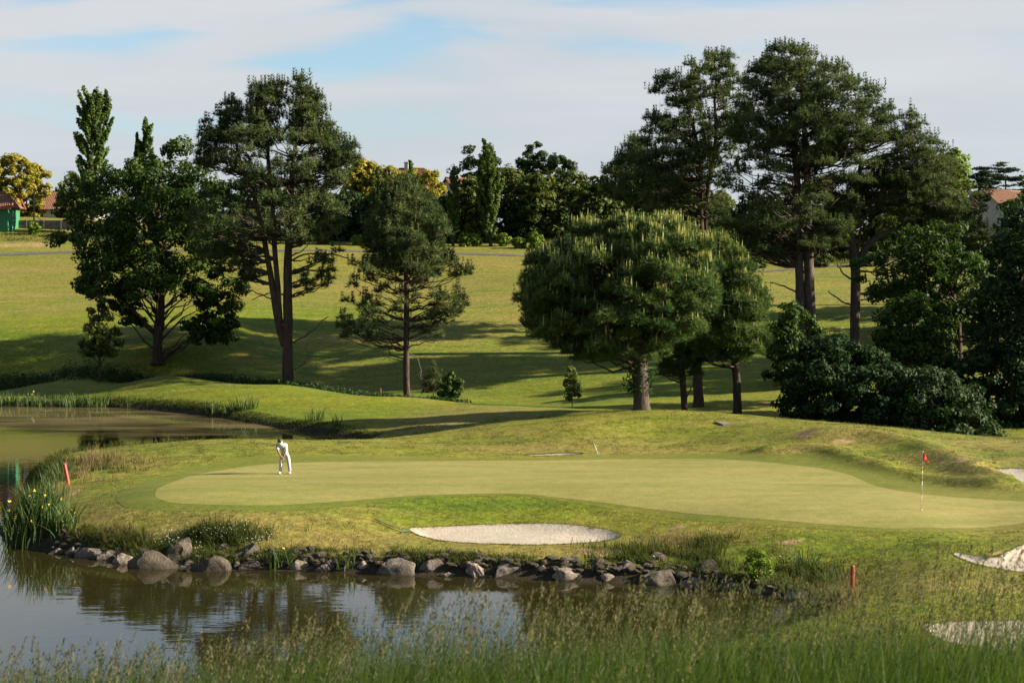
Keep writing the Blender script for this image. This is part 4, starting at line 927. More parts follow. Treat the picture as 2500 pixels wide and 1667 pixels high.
btree('dense_tree', 'dark tufted tree with its top clear of the hedge', 'tree', 232, [(345, 1285, 1325), (365, 1262, 1338), (400, 1255, 1345), (450, 1260, 1345), (540, 1260, 1340)], M_dark, 64, n=60, r=1.1)
btree('dense_tree', 'lower dark tree right of the tufted one', 'tree', 230, [(380, 1340, 1385), (400, 1325, 1408), (440, 1320, 1412), (520, 1325, 1412)], M_dark, 65, n=48, r=1.1)
for i, (x0, x1, top, lab, m) in enumerate((
        (1205, 1300, 408, 'olive hedge tree just right of the tall slender poplar', M_leaf), (1270, 1365, 425, 'tall hedge tree below the dark tufted top', M_leaf), (1350, 1440, 420, 'olive hedge tree with a palm behind it', M_leaf),
        (1425, 1500, 428, 'hedge tree at the open end below the sky', M_leaf), (1480, 1560, 470, 'hedge tree merging with the dark low pine', M_leaf), (1120, 1180, 430, 'hedge tree with reddish tips left of the slender poplar', M_leaf))):
    btree('hedge_tree', lab, 'tree', 207 - (i % 2) * 4, [(top, x0 + 18, x1 - 18), (top + 30, x0 - 8, x1 + 8), (top + 80, x0 - 16, x1 + 16), (600, x0 - 14, x1 + 14)], m, 70 + i, n=85, r=1.15, per=80, group='tall hedge trees behind the fairway')
for i, (x0, x1, top, lab) in enumerate(((1225, 1330, 500, 'glossy dark bush at the hedge foot by the slender poplar'), (1310, 1420, 490, 'glossy dark bush at the hedge foot behind the bright bushes'), (1400, 1500, 480, 'glossy dark bush at the hedge foot near the umbrella pine'), (1490, 1590, 500, 'glossy dark bush behind the top of the umbrella pine'))):
    btree('laurel_bush', lab, 'shrub', 203, [(top, x0 + 20, x1 - 20), (top + 40, x0, x1), (598, x0, x1)], M_leaf if i % 2 else M_shrub, 80 + i, n=50, r=1.0, per=95, size=0.22, group='dark laurels at the hedge foot')
for i, (x0, x1, top, lab) in enumerate(((845, 900, 388, 'golden bamboo clump beside the forked pine'), (885, 940, 398, 'golden bamboo clump behind the left young poplar'), (930, 985, 408, 'golden bamboo clump between the young poplars'), (975, 1030, 415, 'golden bamboo clump below the roof ridge'), (1020, 1075, 418, 'brightest golden bamboo clump under the roof edge'))):
    btree('bamboo_clump', lab, 'bamboo', 214, [(top, x0 + 10, x1 - 10), (top + 30, x0 - 12, x1 + 12), (top + 70, x0 - 16, x1 + 16), (top + 120, x0 - 12, x1 + 12)], M_gold, 90 + i, n=90, r=0.75, per=60, size=0.22, kind='oak', group='golden bamboo hedge')
for i, (x0, x1, top, lab) in enumerate(((700, 800, 450, 'dark hedge tree seen through the forked pine'), (790, 890, 470, 'dark hedge tree right of the forked pine'), (880, 980, 480, 'dark hedge tree behind the slender middle pine'), (970, 1070, 470, 'dark hedge tree below the golden bamboo'), (1050, 1130, 480, 'darkest hedge tree left of the slender poplar'), (600, 710, 430, 'dark hedge tree behind the forked trunks'), (480, 610, 440, 'dark hedge tree between oak and forked pine'), (360, 490, 450, 'dark hedge tree hidden by the oak'))):
    btree('hedge_tree', lab, 'tree', 205 - (i % 3) * 2, [(top, x0 + 12, x1 - 12), (top + 40, x0 - 14, x1 + 14), (595, x0 - 12, x1 + 12)], M_dark, 100 + i, n=75, r=1.15, per=75, group='dark hedge behind the pines')
for i, (x0, x1, top, lab) in enumerate(((1560, 1690, 480, 'dark green tree behind the thin topped pine'), (1680, 1800, 470, 'dark green tree behind the tall pine group'), (1790, 1920, 480, 'dark tree seen left of the twin trunks'), (1900, 2030, 480, 'bright backed tree seen between twin trunks and leaning pine'), (2010, 2140, 470, 'green tree behind the leaning pine'), (2130, 2270, 460, 'green tree behind the leaning pine limb'), (2260, 2380, 480, 'green tree left of the white house'))):
    btree('backdrop_tree', lab, 'tree', 195 - (i % 3) * 3, [(top, x0 + 20, x1 - 20), (top + 40, x0 - 10, x1 + 10), (605, x0 - 10, x1 + 10)], (M_dark, M_leaf, M_dark)[i % 3], 110 + i, n=75, r=1.25, per=75, group='trees behind the right fairway')
btree('cedar_tree', 'blue green cedar with flat layered boughs beside the white house', 'tree', 232, [(385, 2448, 2460), (405, 2410, 2490), (440, 2390, 2520), (470, 2380, 2530), (500, 2390, 2520)], M_cedar, 120, n=58, r=1.0, per=80, size=0.26, kind='cedar')
btree('cedar_tree', 'darker squat cedar left of the white house', 'tree', 226, [(404, 2385, 2420), (430, 2365, 2425), (470, 2360, 2425), (530, 2360, 2420)], M_cedar, 121, n=50, r=0.95, per=85, size=0.26, kind='cedar')
btree('broadleaf_tree', 'sunlit tree in front of the white house at the right edge', 'tree', 146, [(478, 2475, 2540), (500, 2450, 2580), (540, 2435, 2600), (600, 2430, 2620), (660, 2450, 2620)], M_leaf, 122, n=70, r=1.0, per=95, size=0.2)

# palm beside the hedge top
def palm():
    D = 218; rng = np.random.default_rng(5); c = np.array(P(1342, 425, D)); gz = float(zg(c[0], D))
    R = root('palm_tree', (c[0], D, gz), 'small fan palm rising among the olive hedge trees', 'palm'); org = (c[0], D, gz)
    g = Geo(); g.tube([(c[0], D, gz - .1), (c[0], D, (gz + c[2]) / 2), tuple(c)], [0.22, 0.18, 0.2], 8); link('trunk', g.mesh('trunk', M_bark, True, org), R)
    for i in range(14):
        g = Geo(); a = i * 2.4; L = rng.uniform(1.3, 1.9); d = np.array([math.cos(a), math.sin(a), rng.uniform(-0.3, 0.9)]); d /= np.linalg.norm(d)
        pts = np.array([c + d * L * t_ + np.array([0, 0, -0.5 * t_ * t_]) for t_ in np.linspace(0, 1, 5)]); g.tube(pts, np.linspace(0.04, 0.012, 5), 4)
        for s_ in np.linspace(-1, 1, 9):
            sd = np.cross(d, (0, 0, 1)); g.tufts(pts[3:4], nrm((d + sd * s_ * 0.9)[None]), 0.75, 0.05, 2, rng, 0.15)
        link('frond', g.mesh('frond', M_leaf, False, org), R)
palm()

# bright bushes and low bushes along the fairway top
for i, (x, y, wd, h, lab, m) in enumerate(((1133, 603, 36, 34, 'bright clipped bush left of the tall slender poplar', M_lime), (1164, 603, 30, 30, 'bright bush just left of the slender poplar trunk', M_lime), (1228, 604, 38, 32, 'bright bush just right of the slender poplar trunk', M_lime), (1266, 607, 34, 26, 'middle bright bush of the right hand three', M_lime), (1272, 615, 28, 20, 'smallest bright bush, in front of two others', M_lime), (1308, 611, 44, 38, 'largest bright bush at the right end of the row', M_lime),
        (728, 590, 40, 30, 'bush right of the forked pine trunk below the hedge', M_leaf), (788, 593, 40, 26, 'bush between forked and middle pine, the nearer to the fork', M_leaf), (872, 596, 36, 24, 'yellowish bush left of the slender middle pine', M_lime), (950, 598, 40, 24, 'low bush behind the slender middle pine', M_leaf), (84, 588, 34, 30, 'bright bush at the foot of the concrete wall', M_lime),
        (1600, 615, 60, 36, 'bush behind the umbrella pine top', M_leaf), (2010, 640, 70, 30, 'low sunny bush between the tall trunks', M_leaf), (2125, 660, 60, 30, 'low bush right of the leaning pine stem', M_leaf), (1845, 640, 60, 30, 'low bush left of the tall twin trunks', M_leaf))):
    D = 196 if y < 606 else 193
    if x < 100: D = 203
    if x > 1800: D = 179
    tx = (x - 1250) * D / F; gz = float(zg(tx, D)); yb = HORIZ + (CAMZ - gz) * F / D
    tree('garden_bush', lab, 'bush', D, [([(yb - h, x - wd * .25, x + wd * .25), (yb - h * .65, x - wd * .5, x + wd * .5), (yb - h * .2, x - wd * .45, x + wd * .45), (yb, x - wd * .3, x + wd * .3)], dict(n=16, r=0.5))],
         [([(x, yb), (x, yb - h * .5)], [1.5, .8])], 'oak', m, M_bark, 130 + i, per=60, size=0.15, limbs=0.4, group='bushes along the top of the fairway')

# ------------------------------------------------------------------ buildings and walls behind the fairway
def roof_sheet(g, a, b, c, d, pitch=0.28, amp=0.05, n_down=2):
    """clay tile field between ridge a-b and eave d-c: rows of half-round tiles run down the slope"""
    a, b, c, d = map(np.asarray, (a, b, c, d))
    L = max(np.linalg.norm(c - d), np.linalg.norm(b - a)); m = max(4, int(L / pitch) * 4)
    up = nrm(np.cross(c - d, a - d)[None])[0]; up = up if up[2] > 0 else -up
    u = np.linspace(0, 1, m + 1)[:, None]; off = np.abs(np.sin(np.linspace(0, m / 4 * np.pi, m + 1)))[:, None] * amp * up
    top = a + (b - a) * u + off; bot = d + (c - d) * u + off
    V = np.concatenate([top, bot, bot - up * 0.16 - off * 0]); k = m + 1; i = np.arange(m)
    g.add(V, np.concatenate([np.stack([i, i + k, i + k + 1, i + 1], -1), np.stack([i + k, i + 2 * k, i + 2 * k + 1, i + k + 1], -1)]))

def house(name, label, cat, cxy, wx, wy, eave, ridge, wall_m, hip=0.0, over=0.5, rot=0.0, chimney=None, fascia=None, windows=(), base_z=None):
    x, y = cxy; gz = base_z if base_z is not None else float(zg(x, y)) - 0.3
    R = root(name, (x, y, gz), label, cat); R.rotation_euler = (0, 0, rot)
    g = Geo(); hx, hy = wx / 2, wy / 2
    V = [(-hx, -hy, 0), (hx, -hy, 0), (hx, hy, 0), (-hx, hy, 0), (-hx, -hy, eave), (hx, -hy, eave), (hx, hy, eave), (-hx, hy, eave)]
    Q = [(0, 1, 5, 4), (1, 2, 6, 5), (2, 3, 7, 6), (3, 0, 4, 7)]
    if hip == 0:
        V += [(-hx, 0, ridge - 0.12), (hx, 0, ridge - 0.12)]; g.add(V, Q, [(4, 7, 8), (5, 9, 6)])
    else: g.add(V, Q)
    link('wall', g.mesh('wall', wall_m), R)
    ex, ey = hx + over, hy + over; sl = (ridge - eave) / hy; ez = eave - over * sl
    rx = ex - hip
    for nm, quad in (('front', ((-rx, 0, ridge), (rx, 0, ridge), (ex, -ey, ez), (-ex, -ey, ez))), ('back', ((rx, 0, ridge), (-rx, 0, ridge), (-ex, ey, ez), (ex, ey, ez)))):
        g = Geo(); roof_sheet(g, *quad); link('roof', g.mesh('roof', M_tile), R)
    if hip:
        for s_ in (1, -1):
            g = Geo(); roof_sheet(g, (s_ * rx, 0.001, ridge), (s_ * rx, -0.001, ridge), (s_ * ex, -ey, ez), (s_ * ex, ey, ez)); link('roof', g.mesh('roof', M_tile), R)
    g = Geo(); g.tube([(-rx, 0, ridge + 0.03), (rx, 0, ridge + 0.03)], 0.13, 8); link('ridge_tile', g.mesh('ridge_tile', M_tile, True), R)
    if fascia:
        g = Geo(); g.box((-ex, -ey - 0.06, ez - 0.34), (ex, -ey + 0.02, ez - 0.01)); link('fascia', g.mesh('fascia', fascia), R)
        for s_ in (1, -1):
            g = Geo(); n_ = [(s_ * (ex + 0.03), -ey, ez - 0.05), (s_ * (ex + 0.03), 0, ridge - 0.05), (s_ * (ex + 0.03), ey, ez - 0.05)]; g.tube(n_, 0.12, 4); link('barge_board', g.mesh('barge_board', fascia), R)
    if chimney:
        g = Geo(); cx0, cw_, ch = chimney; g.box((cx0 - cw_, -cw_, ridge - 0.6), (cx0 + cw_, cw_, ridge + ch)); g.box((cx0 - cw_ * 1.25, -cw_ * 1.25, ridge + ch + 0.002), (cx0 + cw_ * 1.25, cw_ * 1.25, ridge + ch + 0.15)); link('chimney', g.mesh('chimney', M_wallw), R)
    for wx0, wz0, ww, wh in windows:
        g = Geo(); g.box((wx0 - ww / 2 - .08, -hy - 0.06, wz0 - .08), (wx0 + ww / 2 + .08, -hy + 0.02, wz0 + wh + .08)); wf = link('window', g.mesh('window', M_gpole), R)
        g = Geo(); g.box((wx0 - ww / 2, -hy - 0.075, wz0), (wx0 + ww / 2, -hy - 0.055, wz0 + wh)); link('pane', g.mesh('pane', M_glass), wf)
    return R
def at(px, D): return ((px - 1250) * D / F, D)
mpp = lambda D: D / F
# green shed, its right end in view
house('green_shed', 'green walled shed with clay tiled roof and red fascia at left edge', 'shed', (at(-52, 204)[0], 207), 8.0, 5.0, 4.75, 6.5, M_shed, 1.8, 0.62, 0.0, None, M_fascia, windows=((-2.4, 1.2, 1.2, 1.2),), base_z=CAMZ - (572 - HORIZ) * mpp(204) - 0.4)
house('tiled_barn', 'low building with red tiled roof behind the oak at left', 'building', (at(165, 236)[0], 240), 8.5, 9.0, 2.6, 5.4, M_wallw, 0.0, 0.7, 0.10, windows=((1, 0.9, 1, 1.1),), base_z=CAMZ - (512 - HORIZ) * mpp(236) - 2.2)
house('tiled_house', 'house with broad red hipped roof behind the golden bamboo', 'house', (at(1000, 236)[0], 241), 12.0, 9.5, 4.4, 8.2, M_wallw, 4.6, 0.8, -0.12, (-0.9, 0.32, 0.95), windows=((3.8, 1.2, 1.2, 1.4), (0, 1.2, 1.2, 1.4)), base_z=CAMZ - (412 - HORIZ) * mpp(241) - 8.2)
house('garden_house', 'small white walled annex with low tiled roof beside the slender poplar', 'house', (at(1112, 224)[0], 227), 3.0, 4.0, 5.6, 6.9, M_wallw, 0.0, 0.5, 0.5, windows=((0, 2, .7, 1),), base_z=CAMZ - (440 - HORIZ) * mpp(224) - 6.4)
house('white_house', 'white house with brown tiled gable roof at the right edge', 'house', (at(2480, 205)[0], 210), 8.4, 8.0, 4.0, 7.2, M_wallw, 0.0, 0.75, 0.62, windows=((-2.2, 1.0, 1.1, 1.3), (1.6, 1.0, 1.1, 1.3)), base_z=CAMZ - (466 - HORIZ) * mpp(210) - 7.2)

def concrete_wall():
    D = 209; x0, x1 = at(22, D)[0], at(190, D)[0]; zt = CAMZ - (538 - HORIZ) * mpp(D); zb = CAMZ - (574 - HORIZ) * mpp(D) - 0.3
    R = root('concrete_wall', (x0, D, zb), 'grey concrete plank wall beside the green shed', 'wall'); org = (x0, D, zb)
    n = 4; L = (x1 - x0) / n; rows = 3; hh = (zt - zb) / rows
    proto = None
    for i in range(n):
        for j in range(rows):
            if proto is None:
                g = Geo(); g.box((0.04, -0.05, 0.012), (L - 0.04, 0.05, hh - 0.012)); me_ = g.mesh('plank', M_concrete)
                proto = me_
            link('plank', proto, R, (i * L, (0.012 if j % 2 else 0.0), j * hh))
        g = Geo(); g.box((-0.09, -0.12, 0), (0.09, 0.09, zt - zb + 0.05)); me_ = g.mesh('post', M_concrete); link('post', me_, R, (i * L, 0, 0))
concrete_wall()
def net_pole():
    D = 207; a = P(84, 462, D); b = P(82, 574, D)
    R = root('net_pole', b, 'tall dark green net pole with slanting brace before the wall', 'pole'); org = b
    g = Geo(); g.tube([(b[0], D, b[2] - .5), a], [0.12, 0.09], 8); link('pole', g.mesh('pole', M_gpole, True, org), R)
    c1, c2 = P(92, 530, D), P(130, 566, D); g = Geo(); g.tube([P(83, 520, D), c1, c2], 0.045, 6); link('brace', g.mesh('brace', M_gpole, True, org), R)
    g = Geo(); g.box((a[0] - .2, D - .1, a[2] - .05), (a[0] + .2, D + .1, a[2] + .06)); link('bracket', g.mesh('bracket', M_gpole, False, org), R)
net_pole()

# ------------------------------------------------------------------ boulders of the bank
def rock(px, pyb, wpx, hpx, m, label, seed, back=0.0, lift=0.0, group='boulders along the pond bank', pyc=None):
    rng = np.random.default_rng(seed)
    D = CAMZ * F / (pyb - HORIZ) if pyc is None else pyc
    k = D / F; w_ = wpx * k; h_ = hpx * k
    bm = bmesh.new(); bmesh.ops.create_icosphere(bm, subdivisions=4, radius=1.0)
    Vv = np.array([v.co[:] for v in bm.verts])
    # cut by random planes: broken faces, then weathered relief
    Vv = Vv * (1 + 0.30 * (fbm(Vv[:, 0] * 1.3 + seed, Vv[:, 1] * 1.3 + Vv[:, 2] * 1.1, seed + 9, 3) - 0.45))[:, None]
    nrmls = rvec(16, rng); nrmls[:, 2] = np.abs(nrmls[:, 2]) * 0.8 + 0.02; nrmls = nrm(nrmls)
    for q in nrmls:
        dcut = rng.uniform(0.52, 0.86); over = Vv @ q - dcut
        Vv = Vv - np.clip(over, 0, None)[:, None] * q * 0.97
    ph = rng.uniform(0, 50, 3)
    for sc2, am in ((2.2, 0.14), (5.0, 0.16), (11.0, 0.10)):
        Vv = Vv * (1 + am * (fbm(Vv[:, 0] * sc2 + ph[0] + Vv[:, 2] * sc2 * 0.7, Vv[:, 1] * sc2 + ph[1] - Vv[:, 2] * sc2 * 0.6, seed, 3) - 0.45))[:, None] if am else Vv
    span = Vv[:, 0].max() - Vv[:, 0].min(); zt = Vv[:, 2].max()
    Vv[:, 0] = (Vv[:, 0] - (Vv[:, 0].max() + Vv[:, 0].min()) / 2) * w_ / span
    Vv[:, 1] *= max(min(w_, h_ * 1.7), 0.3 * w_) * 0.52
    Vv[:, 2] = np.where(Vv[:, 2] > 0, Vv[:, 2] / zt * h_, Vv[:, 2] * h_ * 0.7)
    for v, c in zip(bm.verts, Vv): v.co = c
    me_ = bpy.data.meshes.new('boulder'); bm.to_mesh(me_); bm.free(); me_.materials.append(m)
    me_.polygons.foreach_set('use_smooth', np.ones(len(me_.polygons), bool))
    try: me_.set_sharp_from_angle(angle=math.radians(22))
    except Exception: pass
    x = (px - 1250) * k; y = D + back
    z0 = CAMZ - (pyb - HORIZ) * D / F if pyc is not None else lift
    o = link('boulder', me_, None, (x, y, z0)); o.rotation_euler = (0, 0, rng.uniform(-0.25, 0.25))
    tag(o, label, 'boulder', group)
    return o
G_, Lp, Dk = M_rockg, M_rockl, M_rockd
ROCKS = [
    (138, 1352, 42, 19, G_, 'small grey boulder beside the yellow flowered iris clump'),
    (174, 1355, 36, 26, G_, 'grey boulder second from the iris clump at left'),
    (214, 1363, 66, 30, G_, 'smooth rounded grey boulder third from the iris clump'),
    (259, 1367, 44, 28, G_, 'wedge shaped boulder left of the pale white boulder'),
    (300, 1376, 56, 31, Lp, 'pale almost white boulder near the left corner'),
    (379, 1386, 138, 50, Dk, 'largest brown boulder, broad and low, left of the flat slab'),
    (461, 1384, 34, 22, Lp, 'small pale boulder wedged against the flat topped slab'),
    (441, 1388, 34, 11, Lp, 'tiny flat stone at the waterline before the broad brown boulder'),
    (518, 1394, 100, 46, Dk, 'flat topped brown slab with square right end'),
    (576, 1390, 30, 24, G_, 'small pointed grey stone right of the flat topped slab'),
    (612, 1392, 66, 28, Dk, 'low dark boulder under the daisies left of the reed tuft'),
    (726, 1392, 72, 31, Lp, 'pinkish boulder just right of the first reed tuft'),
    (660, 1391, 34, 16, G_, 'small stone at the foot of the first reed tuft'),
    (794, 1395, 68, 31, G_, 'smooth grey boulder left of the second reed tuft'),
    (888, 1397, 66, 32, Lp, 'craggy boulder right of the second reed tuft'),
    (966, 1403, 94, 46, G_, 'bulky notched boulder midway along the bank'),
    (1056, 1402, 76, 46, G_, 'hollow topped boulder right of the bulky notched one'),
    (1090, 1409, 44, 15, Lp, 'flat pale stone lying in the water below the hollow topped boulder'),
    (1113, 1399, 42, 27, G_, 'small round boulder above the flat pale stone'),
    (1162, 1407, 68, 42, Lp, 'pale boulder with a sharp raised right corner'),
    (1208, 1411, 76, 12, Lp, 'long flat pale ledge at the waterline'),
    (943, 1406, 16, 8, Lp, 'tiny pinkish pebble stone before the bulky notched boulder'),
    (1246, 1409, 86, 44, G_, 'jagged striped boulder below the sand bunker'),
    (1285, 1412, 34, 11, Lp, 'small light stone at the waterline right of the jagged boulder'),
    (1320, 1411, 64, 40, G_, 'upright grey boulder below the right end of the bunker'),
    (1392, 1417, 104, 36, Lp, 'wide pale rounded boulder under the mossy overhang'),
    (1453, 1415, 28, 26, Dk, 'small dark stone in the gap right of the wide pale boulder'),
    (1490, 1421, 66, 26, Lp, 'pale pointed boulder low on the right bank'),
    (1550, 1421, 46, 25, Dk, 'dark round boulder right of the pale pointed one'),
    (1616, 1427, 88, 42, G_, 'big smooth bluish boulder with a pale wet foot'),
    (1694, 1436, 64, 32, G_, 'triangular grey boulder left of the leafy bush'),
    (1786, 1441, 80, 28, Dk, 'dark flat boulder in the shade of the leafy bush'),
    (1862, 1452, 70, 22, Dk, 'half sunk dark boulder right of the leafy bush'),
    (1948, 1466, 70, 28, G_, 'grey slanting boulder at the right end of the bank'),
]
for i, (px, pyb, wp, hp, m, lb_) in enumerate(ROCKS): rock(px, pyb, wp * 1.18, hp * 0.90, m, lb_, 500 + i, back=0.20, lift=-0.05)
for i, (px, pyb, wp, hp, m, D, lb_) in enumerate([
    (440, 1362, 76, 50, Dk, 50.1, 'dark mossy boulder above the broad brown one, daisies on top'),
    (545, 1352, 60, 26, Dk, 50.2, 'dark stone half buried above the flat topped slab'),
    (606, 1374, 92, 50, Dk, 49.8, 'sloping brown boulder stacked above the low dark one'),
    (655, 1330, 40, 22, G_, 50.7, 'small weathered stone on the slope above the first reed tuft'),
    (760, 1372, 70, 24, Dk, 49.2, 'dark stone in the overhang left of the second reed tuft'),
    (900, 1372, 36, 12, G_, 48.9, 'thin stone under the turf edge above the craggy boulder'),
    (1385, 1392, 66, 36, Dk, 47.9, 'earthy dark boulder capped by turf above the wide pale one'),
    (1450, 1400, 60, 30, Dk, 47.6, 'dark stone in the upper row right of the turf capped boulder'),
    (1530, 1402, 80, 34, G_, 47.4, 'leaning grey boulder in the upper row'),
    (1605, 1378, 66, 30, Dk, 48.0, 'earthy dark stone in the overhang above the bluish boulder'),
    (1722, 1418, 100, 54, Dk, 46.9, 'long dark sloping slab left of the leafy bush'),
    (1672, 1412, 30, 24, Dk, 47.0, 'small tilted stone between the bluish boulder and the dark slab')]):
    rock(px, pyb, wp, hp, m, lb_, 560 + i, pyc=D, group='upper boulders of the pond bank')

# small stones and rubble wedged between the boulders
def rubble():
    rng = np.random.default_rng(88); g = Geo()
    p = [Wp(*q) for q in ((130, 1345), (300, 1371), (516, 1388), (723, 1389), (965, 1398), (1200, 1406), (1391, 1414), (1615, 1422), (1787, 1437), (1960, 1464))]
    c = smooth_poly(p, 8, close=False)
    bm = bmesh.new(); bmesh.ops.create_icosphere(bm, subdivisions=2, radius=1.0); B = np.array([v.co[:] for v in bm.verts]); T = np.array([[v.index for v in f.verts] for f in bm.faces]); bm.free()
    kinds = []
    for k in range(8):
        V = B.copy()
        for n_v in rvec(7, rng): V = V - np.clip(V @ n_v - rng.uniform(0.5, 0.85), 0, None)[:, None] * n_v
        kinds.append(V * (1 + 0.08 * rng.normal(size=(len(V), 1))) * np.array([1.25, 0.9, 0.72]))
    meshes = [mk_mesh('small_stone', V, T, [M_rockd]) for V in kinds]
    for i in range(420):
        j = rng.integers(len(c) - 1); q = c[j] + (c[j + 1] - c[j]) * rng.random(); up_ = rng.random() ** 1.3 * 0.85
        x, y = q[0], q[1] + up_; z = float(zg(x, y)); r = 0.05 + 0.155 * rng.random() ** 1.6; k = rng.integers(8)
        p = np.array([x, y, max(z, -0.03) + r * 0.2])
        if r > 0.11:
            o = link('small_stone', meshes[k], None, tuple(p)); o.scale = (r, r, r); o.rotation_euler = (0, 0, rng.uniform(-0.6, 0.6))
            near = min(ROCKS, key=lambda R_: abs((R_[0] - 1250) * CAMZ / (R_[1] - HORIZ) - x))
            tag(o, ' '.join(('dark stone by the ' + near[5]).split()[:16]), 'stone', 'small stones wedged between the boulders')
        else: g.add(kinds[k] * r + p, T=T)
    tag(link('pebbles', g.mesh('pebbles', M_rockd)), 'fist sized rubble filling the gaps of the bank', None, None, 'stuff')
rubble()

# ------------------------------------------------------------------ irises, reeds, bank grasses
def iris(name, label, cat, pxs, D, n, hmin, hmax, seed, wd=0.045, flowers=0, group='iris and reed clumps at the water edge', spread=0.35, z=None, mat_=None, lean=0.25, dead=0.12):
    rng = np.random.default_rng(seed)
    x0, x1 = (pxs[0] - 1250) * D / F, (pxs[1] - 1250) * D / F
    bx, by = (x0 + x1) / 2, D; bz = max(float(zg(bx, by)), -0.25) if z is None else z
    R = root(name, (bx, by, bz), label, cat, group); org = (bx, by, bz)
    xs = rng.uniform(x0, x1, n); ys = D + rng.normal(size=n) * spread; zs = np.maximum(zg(xs, ys), -0.3) if z is None else np.maximum(zg(xs, ys) - 0.05, z)
    g = Geo(); c = (xs - bx) / max(abs(x1 - x0), 0.2)
    ln = np.column_stack([c * 0.5 + rng.normal(size=n) * lean, rng.normal(size=n) * lean, 0 * xs])
    h = rng.uniform(hmin, hmax, n) * (1 - 0.35 * np.abs(c))
    tint = np.clip(rng.normal(0.5, 0.28, n), 0, 1)
    g.blades(np.column_stack([xs, ys, zs]), h, rng.uniform(0.7, 1.3, n) * wd, ln, rng, 4, tint, 0.4)
    link('leaves', g.mesh('leaves', mat_ or M_iris, False, org), R)['kind'] = 'stuff'
    if flowers:
        for i in range(flowers):
            j = rng.integers(n); p = np.array([xs[j], ys[j] - 0.1, zs[j] + h[j] * rng.uniform(0.62, 0.98)]) + rng.normal(size=3) * 0.08
            g = Geo(); g.leaves(np.repeat(p[None], 5, 0) + rng.normal(size=(5, 3)) * 0.02, rvec(5, rng), 0.04, rng, 0.7)
            link('flower', g.mesh('flower', M_yellow, False, org), R)
    return R
iris('iris_clump', 'big iris clump with yellow flowers at the left corner of the bank', 'iris clump', (28, 140), 54.2, 460, 0.9, 2.15, 701, 0.055, 16, spread=0.75, lean=0.22)
iris('iris_clump', 'smaller iris clump with few yellow flowers right of the big clump', 'iris clump', (140, 188), 53.2, 90, 0.7, 1.35, 702, 0.05, 5, spread=0.3)
iris('iris_clump', 'dark iris spikes behind the red stake at the left shore', 'iris clump', (118, 165), 64.0, 90, 0.6, 1.2, 703, 0.045, 0, spread=0.8)
iris('reed_tuft', 'tall reed tuft with one yellow flower among the boulders', 'reed', (658, 712), 49.0, 60, 0.6, 1.02, 704, 0.04, 1, spread=0.12, z=-0.02)
iris('reed_tuft', 'narrow reed tuft between two grey boulders', 'reed', (822, 868), 48.7, 36, 0.45, 0.98, 705, 0.035, 0, spread=0.12, z=-0.02, lean=0.3)
iris('reed_tuft', 'reed tuft right of the leafy bush on the right bank', 'reed', (1925, 2000), 46.9, 80, 0.5, 0.95, 706, 0.035, 0, spread=0.3)
iris('reed_tuft', 'short reeds by the half sunk boulder', 'reed', (2000, 2045), 45.4, 36, 0.35, 0.7, 707, 0.035, 0, spread=0.25)
for i, (a, b, D, n, h, lab) in enumerate(((-30, 60, 112.5, 110, 1.5, 'leftmost dark reed bed on the far shore'), (60, 105, 111.8, 70, 1.6, 'far shore reeds with rusty tops'), (100, 165, 111.6, 90, 1.3, 'low far shore reeds left of the tall pale ones'), (160, 222, 111.2, 90, 1.6, 'tall pale reeds on the far shore'), (218, 262, 110.8, 60, 1.7, 'right end clump of the tall pale far reeds'), (305, 318, 109.2, 8, 0.8, 'two small reed sprigs standing in the far water'), (508, 542, 104.0, 34, 1.1, 'first reed tuft where the far shore bends'), (545, 628, 102.6, 110, 1.35, 'wide reed bed along the bending far shore'), (750, 790, 95.0, 44, 1.25, 'pale reed tuft near the end of the pond'), (806, 832, 92.0, 22, 1.05, 'last small reed tuft at the pond end'))):
    iris('reed_tuft', lab, 'reed', (a, b), D, n, 0.55 * h, h, 720 + i, 0.075, 3 if i == 1 else 0, spread=0.35, z=-0.05, lean=0.15)

def stuff(name, g, m, label):
    return tag(link(name, g.mesh(name, m)), label, None, None, 'stuff')

def along_shore(n, rng, dmin, dmax, ok):
    p = pond; q = np.roll(p, -1, 0); L = np.hypot(*(q - p).T); i = rng.choice(len(p), n, p=L / L.sum()); t_ = rng.random((n, 1))
    a = p[i] + (q[i] - p[i]) * t_; d = nrm(q[i] - p[i]); out = np.stack([d[:, 1], -d[:, 0]], -1)
    o2 = a + out * 0.3; 
    s_ = poly_sd(p, o2[:, 0], o2[:, 1]); out = np.where((s_ > 0)[:, None], -out, out)
    r = a + out * rng.uniform(dmin, dmax, (n, 1)); m = ok(r) & (poly_sd(p, r[:, 0], r[:, 1]) < -0.05)
    return r[m]
def tufts_at(g, xy, h, wd, nb, rng, jit=0.08, lean=0.35, seg=2):
    n = len(xy); b = np.repeat(xy, nb, 0) + rng.normal(size=(n * nb, 2)) * jit
    z = zg(b[:, 0], b[:, 1]) - 0.02; hh = np.repeat(np.broadcast_to(h, (n,)), nb) * rng.uniform(0.55, 1.2, n * nb)
    ln = rng.normal(size=(n * nb, 3)) * lean; ln[:, 2] = 0
    tint = np.clip(np.repeat(rng.random(n), nb) * 0.7 + 0.3 * rng.random(n * nb), 0, 1)
    g.blades(np.column_stack([b, z]), hh, np.full(n * nb, wd), ln, rng, seg, tint)
rng = np.random.default_rng(31)
